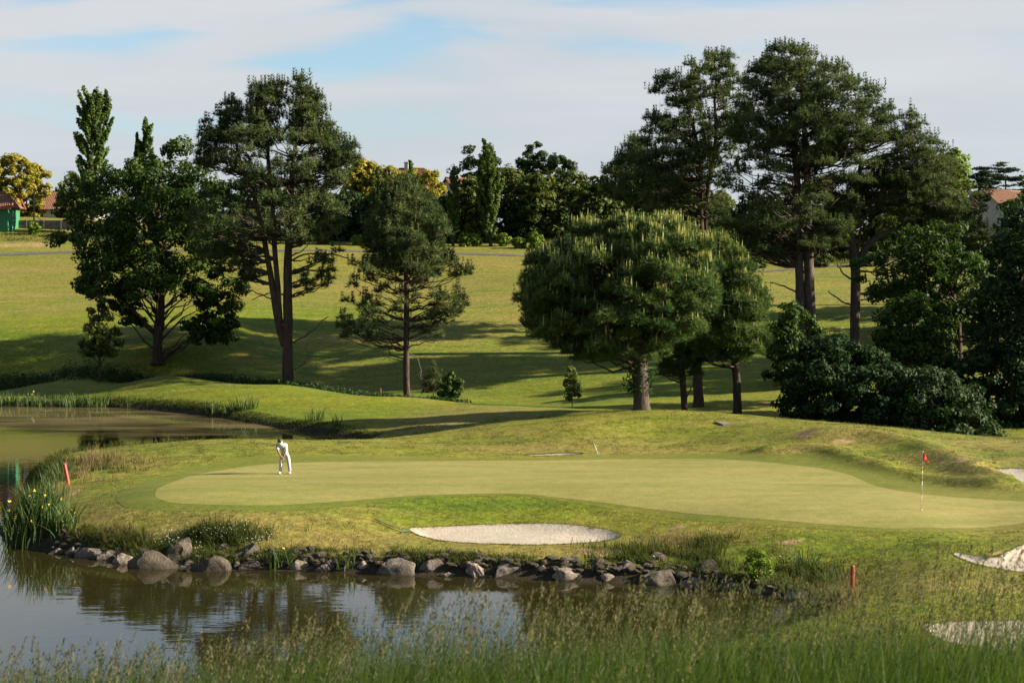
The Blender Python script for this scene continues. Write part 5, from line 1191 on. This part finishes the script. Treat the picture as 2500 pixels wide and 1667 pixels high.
# overhanging turf edge above the boulders
g = Geo()
isl_ok = lambda r: (r[:, 1] > 43.5) & (r[:, 1] < 56) & (r[:, 0] > -21)
xy = along_shore(20000, rng, 0.36, 1.25, isl_ok); pn = fbm(xy[:, 0] / 1.3, xy[:, 1] / 1.3, 5); xy = xy[pn > 0.40]
tufts_at(g, xy, 0.12 + 0.34 * fbm(xy[:, 0] / 1.2, xy[:, 1] / 1.2, 8), 0.026, 6, rng, 0.07, 0.5)
far_ok = lambda r: (r[:, 1] > 84) & (r[:, 1] < 118) & (r[:, 0] > -46)
xy = along_shore(16000, rng, 0.02, 1.3, far_ok); tufts_at(g, xy, 0.10 + 0.40 * fbm(xy[:, 0] / 1.7, xy[:, 1] / 1.7, 9) ** 2, 0.05, 4, rng, 0.15)
left_ok = lambda r: (r[:, 0] < -17) & (r[:, 1] > 54) & (r[:, 1] < 82) & (r[:, 0] > -27)
xy = along_shore(9000, rng, 0.1, 1.5, left_ok); tufts_at(g, xy, 0.30 + 0.25 * rng.random(len(xy)), 0.04, 4, rng, 0.1)
stuff('bank_grass', g, M_bankg, 'unmown green grass hanging over the pond bank')
# dry tall grass: left end, stake at right
g = Geo()
def patch(px0, px1, py0, py1, n): 
    cx, cy, sx, sy = (px0 + px1) / 2, (py0 + py1) / 2, (px1 - px0) / 2, (py1 - py0) / 2
    q = np.array([hit(cx + sx * 0.62 * rng.normal(), cy + sy * 0.55 * np.clip(rng.normal(), -2, 2)) for _ in range(n)])
    ok = poly_sd(pond, q[:, 0], q[:, 1]) < -0.25
    for b_ in list(BUNK.values()) + [COLLAR]: ok &= poly_sd(b_, q[:, 0], q[:, 1]) < -0.2
    return q[ok & (fbm(q[:, 0] / 0.8, q[:, 1] / 0.8, 41) > 0.40)]
xy = np.concatenate([patch(170, 310, 1108, 1150, 240), patch(150, 260, 1140, 1175, 90), patch(120, 165, 1190, 1240, 80)]); tufts_at(g, xy, 0.30 + 0.35 * rng.random(len(xy)), 0.024, 7, rng, 0.15, 0.3, 3)
xy = np.concatenate([patch(1960, 2110, 1400, 1470, 300), patch(1700, 1960, 1310, 1370, 130), patch(180, 420, 1290, 1345, 260), patch(1570, 1720, 1300, 1360, 110), patch(1990, 2080, 1440, 1490, 160)]); tufts_at(g, xy, 0.16 + 0.24 * rng.random(len(xy)), 0.020, 7, rng, 0.14, 0.35, 3)
stuff('dry_grass', g, M_drygr, 'straw coloured tall grass at both ends of the bank')
g = Geo()
xy = np.concatenate([patch(1690, 1790, 1318, 1385, 420), patch(1900, 2040, 1380, 1450, 380), patch(420, 620, 1285, 1330, 520), patch(200, 400, 1310, 1352, 420), patch(1480, 1640, 1335, 1372, 320), patch(110, 170, 1110, 1170, 260), patch(170, 310, 1112, 1160, 200)]); tufts_at(g, xy, 0.18 + 0.30 * rng.random(len(xy)), 0.028, 7, rng, 0.12, 0.35, 3)
stuff('bank_weeds', g, M_bankg, 'lush weeds growing between the boulders and the turf')
# shaggy rough on the island slopes and mounds
g = Geo()
n = 85000; xs = rng.uniform(-24, 34, n); ys = rng.uniform(45, 92, n)
keep_ = (poly_sd(COLLAR, xs, ys) < -0.15) & (poly_sd(pond, xs, ys) < -0.7)
for b_ in BUNK.values(): keep_ &= poly_sd(b_, xs, ys) < -0.12
pn = fbm(xs / 0.9, ys / 0.9, 21); keep_ &= pn > 0.50
xy = np.stack([xs, ys], -1)[keep_]; tufts_at(g, xy, 0.05 + 0.11 * rng.random(len(xy)) ** 2, 0.034, 3, rng, 0.10, 0.8, 1)
n = 26000; xs = rng.uniform(-10, 30, n); ys = rng.uniform(33, 48, n)
keep_ = (poly_sd(pond, xs, ys) < -0.3)
for b_ in BUNK.values(): keep_ &= poly_sd(b_, xs, ys) < -0.12
xy = np.stack([xs, ys], -1)[keep_]; tufts_at(g, xy, 0.06 + 0.08 * rng.random(len(xy)), 0.026, 3, rng, 0.10, 0.5, 1)
# lips of the bunkers
for k_, b_ in BUNK.items():
    p = b_; q = np.roll(p, -1, 0); L = np.hypot(*(q - p).T); i = rng.choice(len(p), 900, p=L / L.sum()); a = p[i] + (q[i] - p[i]) * rng.random((900, 1)) + rng.normal(size=(900, 2)) * 0.03
    tufts_at(g, a, 0.09, 0.022, 3, rng, 0.04, 0.4, 1)
stuff('rough_grass', g, M_tuft, 'shaggy rough grass on the slopes round the green')
# scrub in the ditch, weeds below the hedge, meadow behind the pines
g = Geo()
def strip(pts, n, wd, h, m_h):
    c = smooth_poly(pts, 6, close=False); i = rng.integers(0, len(c) - 1, n); p = c[i] + (c[i + 1] - c[i]) * rng.random((n, 1)) + rng.normal(size=(n, 2)) * wd
    return p
ditch = [at(-20, 126), at(120, 124.5), at(300, 123.5), at(420, 122.5), at(560, 121), at(700, 118.2), at(850, 114.5), at(960, 112), at(1100, 109.5)]
xy = strip(ditch, 900, 0.9, 1, 1)
for p in xy:
    hh = 0.25 + 0.75 * fbm(np.array([p[0] / 2.5]), np.array([p[1] / 2.5]), 4)[0]; m = 22
    if p[0] > -16: hh *= 0.55
    c = np.column_stack([p[0] + rng.normal(size=m) * 0.35, p[1] + rng.normal(size=m) * 0.35, float(zg(p[0], p[1])) + rng.random(m) * hh])
    g.leaves(c, np.tile([0, 0, 0.5], (m, 1)), 0.10, rng, 0.6, 1.0)
stuff('ditch_scrub', g, M_dark, 'low dark scrub filling the ditch behind the far bank')
g = Geo()
xy = np.concatenate([np.array([hit(rng.uniform(1760, 2100), rng.uniform(600, 645), 150) for _ in range(900)]), np.array([hit(rng.uniform(1320, 1480), rng.uniform(588, 606), 150) for _ in range(300)]), np.array([hit(rng.uniform(0, 150), rng.uniform(568, 590), 150) for _ in range(260)])])
tufts_at(g, xy, np.where(xy[:, 0] < -20, 0.25, 0.7), 0.10, 5, rng, 0.6, 0.3, 2)
stuff('meadow_grass', g, M_tuft, 'unmown meadow grass behind the tall pines')
# daisies above the boulders
g = Geo(); gs = Geo()
pts = [(425, 1300, 14, 1), (404, 1312, 20, 14), (520, 1296, 34, 14), (585, 1286, 16, 14), (632, 1318, 16, 16), (470, 1332, 12, 10), (1925, 1372, 20, 8), (1955, 1362, 8, 6), (1600, 1372, 3, 3)]
for px, py, sx, sy in pts:
    for _ in range(int(sx * 1.1)):
        x, y = px + rng.normal() * sx, py + rng.normal() * sy * 0.5; q = hit(x, min(y + 14, 1380)); z = float(zg(*q)); top = z + rng.uniform(0.12, 0.34)
        g.leaves(np.array([[q[0], q[1] - 0.05, top]] * 2), np.tile([0.1, -0.9, 0.6], (2, 1)), 0.019, rng, 0.9, 0.2)
        gs.tube([(q[0], q[1], z - 0.02), (q[0], q[1] - 0.05, top)], 0.006, 3)
stuff('daisies', g, M_petal, 'white daisies flowering above the boulders')
stuff('daisy_stems', gs, M_bankg, 'thin stems of the white daisies')
tree('leafy_bush', 'bright leafy bush hanging over the water on the right bank', 'bush', 45.9,
     [([(1338, 1830, 1855), (1360, 1810, 1885), (1395, 1802, 1895), (1425, 1810, 1885), (1445, 1830, 1875)], dict(n=52, r=0.19))],
     [([(1845, 1440), (1845, 1400), (1846, 1370)], [2, 1.5, .8])], 'oak', M_lime, M_bark, 90, per=42, size=0.045, limbs=0.5, limb_r=0.012)

# ------------------------------------------------------------------ tall grass in front
def foreground():
    rng = np.random.default_rng(77)
    g = Geo(); gs = Geo(); gd = Geo(); stems = Geo()
    n = 52000
    y = 5.2 + 10.5 * rng.random(n) ** 0.85; x = rng.uniform(-0.40, 0.40, n) * y * 1.0 + rng.normal(size=n) * 0.2
    pn = fbm(x / 0.7, y / 0.7, 3); k_ = pn > 0.30; x, y = x[k_], y[k_]; n = len(x)
    z = zg(x, y); u = x / y                                       # -0.36 left edge ... 0.36 right edge
    h = rng.uniform(0.52, 0.96, n) * (0.92 + 0.10 * sstep(-0.3, 0.0, u)) * (0.8 + 0.4 * fbm(x / 1.1, y / 1.1, 12))
    ln = np.column_stack([rng.normal(0.12, 0.16, n), rng.normal(0, 0.14, n), 0 * x])
    g.blades(np.column_stack([x, y, z - 0.03]), h, rng.uniform(0.005, 0.012, n), ln, rng, 3, None, 0.45)
    m = 4600
    y = 5.6 + 9.5 * rng.random(m) ** 0.8; x = rng.uniform(-0.40, 0.40, m) * y; z = zg(x, y); u = x / y
    h = rng.uniform(0.68, 1.08, m) * (0.84 + 0.22 * sstep(-0.34, 0.0, u) + 0.10 * sstep(0.12, 0.33, u)) * (0.82 + 0.36 * fbm(x / 1.3, y / 1.3, 14))
    lx = rng.normal(0.14, 0.10, m); ly = rng.normal(0, 0.08, m)
    b = np.column_stack([x, y, z - 0.03]); L = np.column_stack([lx, ly, 0 * lx])
    stems.blades(b, h, np.full(m, 0.0045), L, rng, 4, None, 0.0)
    # seed heads: a narrow or loose panicle along the top of each stem
    for i in range(m):
        big = rng.random() < 0.42; hl = rng.uniform(0.07, 0.13) if not big else rng.uniform(0.12, 0.2); q = 16 if not big else 22
        t_ = 1 - rng.random(q) * hl / h[i]
        ctr = b[i] + np.array([0, 0, 1.0]) * (h[i] * t_)[:, None] + L[i] * (h[i] * t_ ** 2)[:, None]
        wd = (0.006 if not big else 0.024) * (1.15 - (t_ - t_.min()) / (np.ptp(t_) + 1e-6))
        ctr = ctr + rng.normal(size=(q, 3)) * wd[:, None]
        ax = np.tile([0.25, 0, 1.0], (q, 1)) + rng.normal(size=(q, 3)) * 0.25
        (gs if rng.random() < 0.38 else gd).tufts(ctr, nrm(ax), 0.026 if not big else 0.019, 0.0034, 1, rng, 0.25, np.full(q, rng.random()))
    stuff('tall_grass', g, M_tall, 'tall green meadow grass in front of the pond')
    stuff('grass_stems', stems, M_tall, 'thin flowering grass stems in front of the pond')
    stuff('green_seed_heads', gd, M_seedg, 'dark unripe seed heads of the tall grass')
    stuff('seed_heads', gs, M_seed, 'pale seed heads of the tall grass')
foreground()

# ------------------------------------------------------------------ flag, stakes, rakes
def flagstick():
    D = hit(2249, 1245); x, y = D; z = float(zg(x, y)) + 0.03
    R = root('flagstick', (x, y, z), 'red flag on white and ochre banded stick in the putting green', 'flag')
    H = 2.13; tilt = 0.03
    cuts = [(0.0, 0.241, M_ochre), (0.241, 0.482, M_white), (0.482, 0.549, M_ochre), (0.549, 0.660, M_white), (0.660, 0.723, M_ochre), (0.723, 1.0, M_white)]
    for a, b, m in cuts:
        g = Geo(); g.tube([(tilt * a * H, 0, a * H - (0.1 if a == 0 else 0)), (tilt * b * H, 0, b * H)], 0.0135, 10); link('pole_band', g.mesh('pole_band', m, True), R)
    nu, nv = 14, 8; V = []
    for i in range(nu):
        u = i / (nu - 1)
        for j in range(nv):
            v = j / (nv - 1); zt = H - 0.50 * u; zb = H - 0.345 - max(0, u - 0.5) * 0.36
            V.append((tilt * H + 0.012 + 0.235 * u, -0.045 * math.sin(u * 8 + v * 1.2) * u ** 0.5, zt + (min(zb, zt - 0.015) - zt) * v))
    V = np.array(V); i = (np.arange(nu - 1)[:, None] * nv + np.arange(nv - 1)[None]).ravel()
    me_ = mk_mesh('flag_cloth', V, np.stack([i, i + nv, i + nv + 1, i + 1], -1), [M_flag], None, True)
    o = link('flag_cloth', me_, R); md = o.modifiers.new('thickness', 'SOLIDIFY'); md.thickness = 0.004
    g = Geo(); g.tube([(0, 0, -0.028), (0, 0, -0.012)], [0.054, 0.054], 16); link('hole_cup', g.mesh('hole_cup', M_white), R)
flagstick()
def stake(px, py, top, wpx, lean, label, D=None):
    q = hit(px, py); x, y = q; z = float(zg(x, y)); k = y / F; h = (py - top) * k
    g = Geo(); r = wpx * k / 2
    g.tube([(0, 0, -0.25), (lean * 0.3 * h, 0, h * 0.3), (lean * h, 0, h - 0.02), (lean * h, 0, h)], [r, r, r, r * 0.8], 8)
    o = link('red_stake', g.mesh('red_stake', M_red, False), None, (x, y, z)); tag(o, label, 'stake', 'red hazard stakes')
stake(169, 1190, 1131, 9, -0.20, 'leaning red stake at the left tip of the bank')
stake(2080, 1448, 1380, 10, 0.02, 'upright red stake in the grass at the right end of the pond')
stake(929, 966, 948, 3.5, 0.0, 'tiny distant red stake by the ditch under the pines')
def rake(p0, p1, label, head):
    R = root('bunker_rake', tuple(p0), label, 'rake'); d = np.asarray(p1) - np.asarray(p0)
    g = Geo(); g.tube([(0, 0, 0), tuple(d * 0.5), tuple(d)], [0.018, 0.018, 0.018], 8); link('handle', g.mesh('handle', head, True), R)
    s_ = nrm(np.cross(d, (0, 0, 1))[None])[0]
    g = Geo(); g.tube([tuple(-s_ * 0.25), tuple(s_ * 0.25)], 0.02, 6); link('head', g.mesh('head', M_gpole, False), R)
    for t_ in np.linspace(-0.24, 0.24, 9):
        g = Geo(); g.tube([tuple(s_ * t_), tuple(s_ * t_ + np.array([0, 0, -0.06]))], 0.007, 4); link('tine', g.mesh('tine', M_gpole), R)
def g3(px, py, up):
    q = hit(px, py); return np.array([q[0], q[1], float(zg(*q)) + up])
M_dsteel = simple_mat('grey_rake_handle', (0.12, 0.15, 0.14), 0.5, (0.08, 0.1, 0.1), 8)
rake(g3(990, 1300, 0.06), g3(914, 1271, 0.05), 'dark rake lying on the slope left of the sand bunker', M_dsteel)
a_ = g3(1459, 1109, 0.03); rake(a_, a_ + np.array([-0.16, 0.10, 0.48]), 'white handled rake standing in the hollow behind the green', M_white)
def ped(px, py, label, w_, d_):
    q = hit(px, py); z = float(zg(*q)); g = Geo(); g.box((-w_, -d_, -0.04), (w_, d_, 0.05)); o = link('stone_plate', g.mesh('stone_plate', M_concrete), None, (q[0], q[1], z)); o.rotation_euler = (0.06, 0.03, 0.3); tag(o, label, 'plate')
ped(1768, 1034, 'flat stone plate set in the turf of the ridge', 0.32, 0.5)

# ------------------------------------------------------------------ golfer
M_skin = simple_mat('skin', (0.170, 0.081, 0.047), 0.55, (0.145, 0.068, 0.039), 6)
M_shirt = simple_mat('white_shirt', (0.425, 0.416, 0.416), 0.8, (0.391, 0.383, 0.383), 4)
M_trou = simple_mat('pale_trousers', (0.365, 0.348, 0.340), 0.85, (0.332, 0.315, 0.310), 4)
M_shoe = simple_mat('white_shoe', (0.78, 0.74, 0.70), 0.6, (0.6, 0.55, 0.5), 8)
M_hair = simple_mat('dark_hair', (0.018, 0.012, 0.010), 0.7, (0.03, 0.02, 0.016), 20)
M_steel = simple_mat('club_steel', (0.5, 0.5, 0.5), 0.3, (0.4, 0.4, 0.4), 8, metal=0.9)
M_grip = simple_mat('club_grip', (0.03, 0.03, 0.03), 0.8)
M_eye = simple_mat('eye_dark', (0.05, 0.03, 0.025), 0.3)
def skin_mesh(name, chains, mat_, sub=2):
    """grow one surface over connected joints; chains: list of lists of (x,y,z,radius); points that coincide are shared"""
    V, R_, E, idx = [], [], [], {}
    for ch in chains:
        prev = None
        for p in ch:
            key = tuple(round(c, 4) for c in p[:3])
            if key not in idx: idx[key] = len(V); V.append(p[:3]); R_.append(p[3])
            i = idx[key]
            if prev is not None and prev != i: E.append((prev, i))
            prev = i
    me_ = bpy.data.meshes.new(name); me_.from_pydata(V, E, []); o = bpy.data.objects.new(name, me_); COL.objects.link(o)
    o.modifiers.new('Skin', 'SKIN').use_smooth_shade = True
    for i, r in enumerate(R_): me_.skin_vertices[0].data[i].radius = (r, r)
    me_.skin_vertices[0].data[0].use_root = True
    o.modifiers.new('Sub', 'SUBSURF').levels = sub; o.modifiers['Sub'].render_levels = sub
    dg = bpy.context.evaluated_depsgraph_get(); res = bpy.data.meshes.new_from_object(o.evaluated_get(dg)); res.name = name
    bpy.data.objects.remove(o); bpy.data.meshes.remove(me_)
    res.materials.clear(); res.materials.append(mat_)
    res.polygons.foreach_set('use_smooth', np.ones(len(res.polygons), bool))
    return res
def ell(g, c, r, n=10, rot=None):
    th = np.linspace(0, np.pi, n + 1); ph = np.linspace(0, 2 * np.pi, 2 * n, endpoint=False)
    V = np.array([[math.sin(t_) * math.cos(p), math.sin(t_) * math.sin(p), math.cos(t_)] for t_ in th for p in ph]) * np.asarray(r)
    if rot is not None: V = V @ np.asarray(Matrix.Rotation(rot[0], 3, rot[1])).T
    m = 2 * n; i = np.arange(n)[:, None] * m; j = np.arange(m)[None]
    g.add(V + np.asarray(c), np.stack([i + j, i + m + j, i + m + (j + 1) % m, i + (j + 1) % m], -1).reshape(-1, 4))
def golfer():
    q = hit(693, 1157); ox, oy = q; oz = float(zg(ox, oy)) + 0.012
    # x right in the picture, y away from the camera; he faces the camera, bends over the ball
    pel = (0.04, 0.10, 0.90, 0.085)
    sp1 = (0.02, 0.06, 1.04, 0.09); sp2 = (-0.03, -0.04, 1.17, 0.10); ch = (-0.075, -0.13, 1.275, 0.105)
    nk = (-0.11, -0.20, 1.365, 0.060); hd0 = (-0.125, -0.235, 1.41, 0.066); hd1 = (-0.135, -0.26, 1.465, 0.088); hd2 = (-0.145, -0.255, 1.52, 0.070)
    shL = (-0.275, -0.14, 1.27, 0.052); elL = (-0.215, -0.26, 1.02, 0.046); wrL = (-0.045, -0.33, 0.755, 0.031); paL = (-0.02, -0.345, 0.69, 0.036)
    shR = (0.105, -0.10, 1.30, 0.052); elR = (0.115, -0.23, 1.03, 0.046); wrR = (0.030, -0.325, 0.745, 0.031); paR = (0.0, -0.355, 0.655, 0.036)
    hipL = (-0.075, 0.10, 0.86, 0.066); knL = (-0.135, 0.02, 0.48, 0.052); anL = (-0.165, 0.09, 0.085, 0.042); toL = (-0.205, -0.10, 0.045, 0.036)
    hipR = (0.150, 0.10, 0.86, 0.066); knR = (0.215, 0.02, 0.48, 0.052); anR = (0.255, 0.09, 0.085, 0.042); toR = (0.275, -0.11, 0.045, 0.036)
    body = skin_mesh('person', [[pel, sp1, sp2, ch, nk, hd0, hd1, hd2], [ch, shL, elL, wrL, paL], [ch, shR, elR, wrR, paR], [pel, hipL, knL, anL, toL], [pel, hipR, knR, anR, toR]], M_skin)
    g = Geo(); vs = np.array([v.co[:] for v in body.vertices]); 
    polys = [tuple(p.vertices) for p in body.polygons]
    parts = [(vs, polys)]
    # fingers close round the grip, the lower hand right of the upper one
    for pa, sgn, wr in ((paL, 1, wrL), (paR, -1, wrR)):
        for f in range(4):
            b0 = np.array(pa[:3]) + np.array([-0.020 * sgn, -0.012, 0.030 - 0.021 * f]); ln = (0.030, 0.034, 0.032, 0.026)[f]
            c = [(*b0, 0.010), (*(b0 + [0.002 * sgn, -ln, -0.006]), 0.0095), (*(b0 + [0.024 * sgn, -ln * 1.35, -0.012]), 0.009), (*(b0 + [0.042 * sgn, -ln * 0.7, -0.014]), 0.008)]
            fm = skin_mesh('finger', [c], M_skin, 1); parts.append((np.array([v.co[:] for v in fm.vertices]), [tuple(p.vertices) for p in fm.polygons])); bpy.data.meshes.remove(fm)
        b0 = np.array(pa[:3]) + np.array([0.018 * sgn, -0.010, 0.034])
        c = [(*b0, 0.012), (*(b0 + [0.012 * sgn, -0.03, -0.02]), 0.011), (*(b0 + [-0.004 * sgn, -0.042, -0.05]), 0.009)]
        fm = skin_mesh('thumb', [c], M_skin, 1); parts.append((np.array([v.co[:] for v in fm.vertices]), [tuple(p.vertices) for p in fm.polygons])); bpy.data.meshes.remove(fm)
    # nose, ears, lips belong to the body surface
    gn = Geo(); hc = np.array(hd1[:3])
    face = nrm(np.array([[0.06, -0.62, -0.72]]))[0]                 # he looks down at the ball
    upv = nrm((np.array([-0.10, -0.70, 0.65]))[None])[0]; sid = np.cross(face, upv)
    ell(gn, hc + face * 0.095 - upv * 0.01, (0.014, 0.018, 0.018), 6); ell(gn, hc + sid * 0.088, (0.016, 0.026, 0.032), 6); ell(gn, hc - sid * 0.088, (0.016, 0.026, 0.032), 6); ell(gn, hc + face * 0.082 - upv * 0.045, (0.026, 0.010, 0.009), 6); ell(gn, hc + face * 0.055 - upv * 0.06, (0.045, 0.04, 0.04), 6)
    gv = np.concatenate(gn.V); gq = np.concatenate(gn.Q); parts.append((gv, [tuple(t_) for t_ in gq]))
    bpy.data.meshes.remove(body)
    AV, AF, o_ = [], [], 0
    for v, f in parts: AV += [tuple(a) for a in v]; AF += [tuple(i + o_ for i in t_) for t_ in f]; o_ += len(v)
    me_ = bpy.data.meshes.new('person'); me_.from_pydata(AV, [], AF); me_.materials.append(M_skin); me_.polygons.foreach_set('use_smooth', np.ones(len(me_.polygons), bool))
    R = link('person', me_, None, (ox, oy, oz)); tag(R, 'golfer in white shirt, pale trousers and visor bending over a putt', 'person')
    def up(p, dr, **k): return (p[0], p[1], p[2], p[3] + dr)
    mid = lambda a, b, t_, r: (a[0] + (b[0] - a[0]) * t_, a[1] + (b[1] - a[1]) * t_, a[2] + (b[2] - a[2]) * t_, r)
    sh = skin_mesh('shirt', [[(0.04, 0.10, 0.885, 0.165), up(sp1, 0.07), up(sp2, 0.07), up(ch, 0.065), mid(ch, nk, 0.75, 0.075)], [up(ch, 0.065), up(shL, 0.045), mid(shL, elL, 0.45, 0.080), mid(shL, elL, 0.88, 0.076)], [up(ch, 0.065), up(shR, 0.045), mid(shR, elR, 0.45, 0.080), mid(shR, elR, 0.88, 0.076)]], M_shirt)
    link('shirt', sh, R)
    tr = skin_mesh('trousers', [[(0.04, 0.10, 0.925, 0.140), (0.04, 0.10, 0.87, 0.140), up(hipL, 0.052), mid(hipL, knL, 0.5, 0.098), up(knL, 0.032), mid(knL, anL, 0.5, 0.076), mid(knL, anL, 0.97, 0.070)], [(0.04, 0.10, 0.87, 0.140), up(hipR, 0.052), mid(hipR, knR, 0.5, 0.098), up(knR, 0.032), mid(knR, anR, 0.5, 0.076), mid(knR, anR, 0.97, 0.070)]], M_trou)
    link('trousers', tr, R)
    for a, t_ in ((anL, toL), (anR, toR)):
        link('shoe', skin_mesh('shoe', [[(a[0], a[1] + 0.045, 0.045, 0.044), (a[0], a[1] - 0.02, 0.052, 0.050), mid(a, t_, 0.6, 0.046), (t_[0], t_[1], 0.036, 0.036)]], M_shoe), R)
    g = Geo(); ell(g, hc - face * 0.022 + upv * 0.022, (0.097, 0.101, 0.092), 12); link('hair', g.mesh('hair', M_hair, True), R)
    # visor: band round the brow and a white brim
    bc = hc + upv * 0.012 + face * 0.006
    an = np.linspace(-1.9, 1.9, 15)
    bt = [bc + 0.100 * (np.cos(a) * face + np.sin(a) * sid) for a in an]; g = Geo(); g.tube(bt, 0.017, 6)
    brim = []
    for a in np.linspace(-1.15, 1.15, 13):
        d = np.cos(a) * face + np.sin(a) * sid; brim += [bc + 0.098 * d, bc + (0.098 + 0.085 * math.cos(a * 1.1)) * d + upv * -0.02]
    br = np.array(brim); i = np.arange(12) * 2; g.add(np.concatenate([br, br + upv * 0.008]), np.concatenate([np.stack([i, i + 1, i + 3, i + 2], -1), np.stack([i + 26, i + 28, i + 29, i + 27], -1), np.stack([i + 1, i + 27, i + 29, i + 3], -1)]))
    link('visor', g.mesh('visor', M_white, True), R)
    for s_ in (1, -1):
        g = Geo(); ell(g, hc + face * 0.078 + sid * 0.030 * s_ + upv * 0.004, (0.012, 0.012, 0.010), 6); link('eye', g.mesh('eye', M_eye, True), R)
    g = Geo(); ell(g, np.array((-0.105, -0.235, 1.335)), (0.062, 0.045, 0.03), 8, (0.5, 'Y')); link('collar', g.mesh('collar', M_shirt, True), R)
    g = Geo(); g.tube([(0.04 + 0.155 * math.cos(t_), 0.10 + 0.150 * math.sin(t_), 0.912) for t_ in np.linspace(0, 2 * math.pi, 21)], 0.014, 5); link('belt', g.mesh('belt', M_white, True), R)
    # putter and ball
    hd = np.array([-0.095, -0.46, 0.03]); hb = np.array([0.0, -0.362, 0.80 - 0.02]); PR = root('putter', (ox + hd[0], oy + hd[1], oz), 'slim putter held by the golfer with its head behind the ball', 'golf club')
    dd = hb - hd; loc = lambda p: tuple(np.asarray(p) - np.array([hd[0], hd[1], 0]))
    g = Geo(); g.tube([loc(hd + dd * 0.0), loc(hd + dd * 0.72)], [0.007, 0.008], 8); link('shaft', g.mesh('shaft', M_steel, True), PR)
    g = Geo(); g.tube([loc(hd + dd * 0.70), loc(hd + dd * 1.0)], [0.011, 0.014], 8); link('grip', g.mesh('grip', M_grip, True), PR)
    g = Geo(); g.box((-0.020, -0.055, 0.004), (0.012, 0.055, 0.032)); link('club_head', g.mesh('club_head', M_steel), PR)
    bx, by = ox - 0.10 + 0.05, oy - 0.50; bz = float(zg(bx, by)) + 0.012
    g = Geo(); ell(g, (0, 0, 0.0214), (0.0214, 0.0214, 0.0214), 10); tag(link('golf_ball', g.mesh('golf_ball', M_petal, True), None, (bx, by, bz)), 'white golf ball on the green at the putter head', 'golf ball')
golfer()
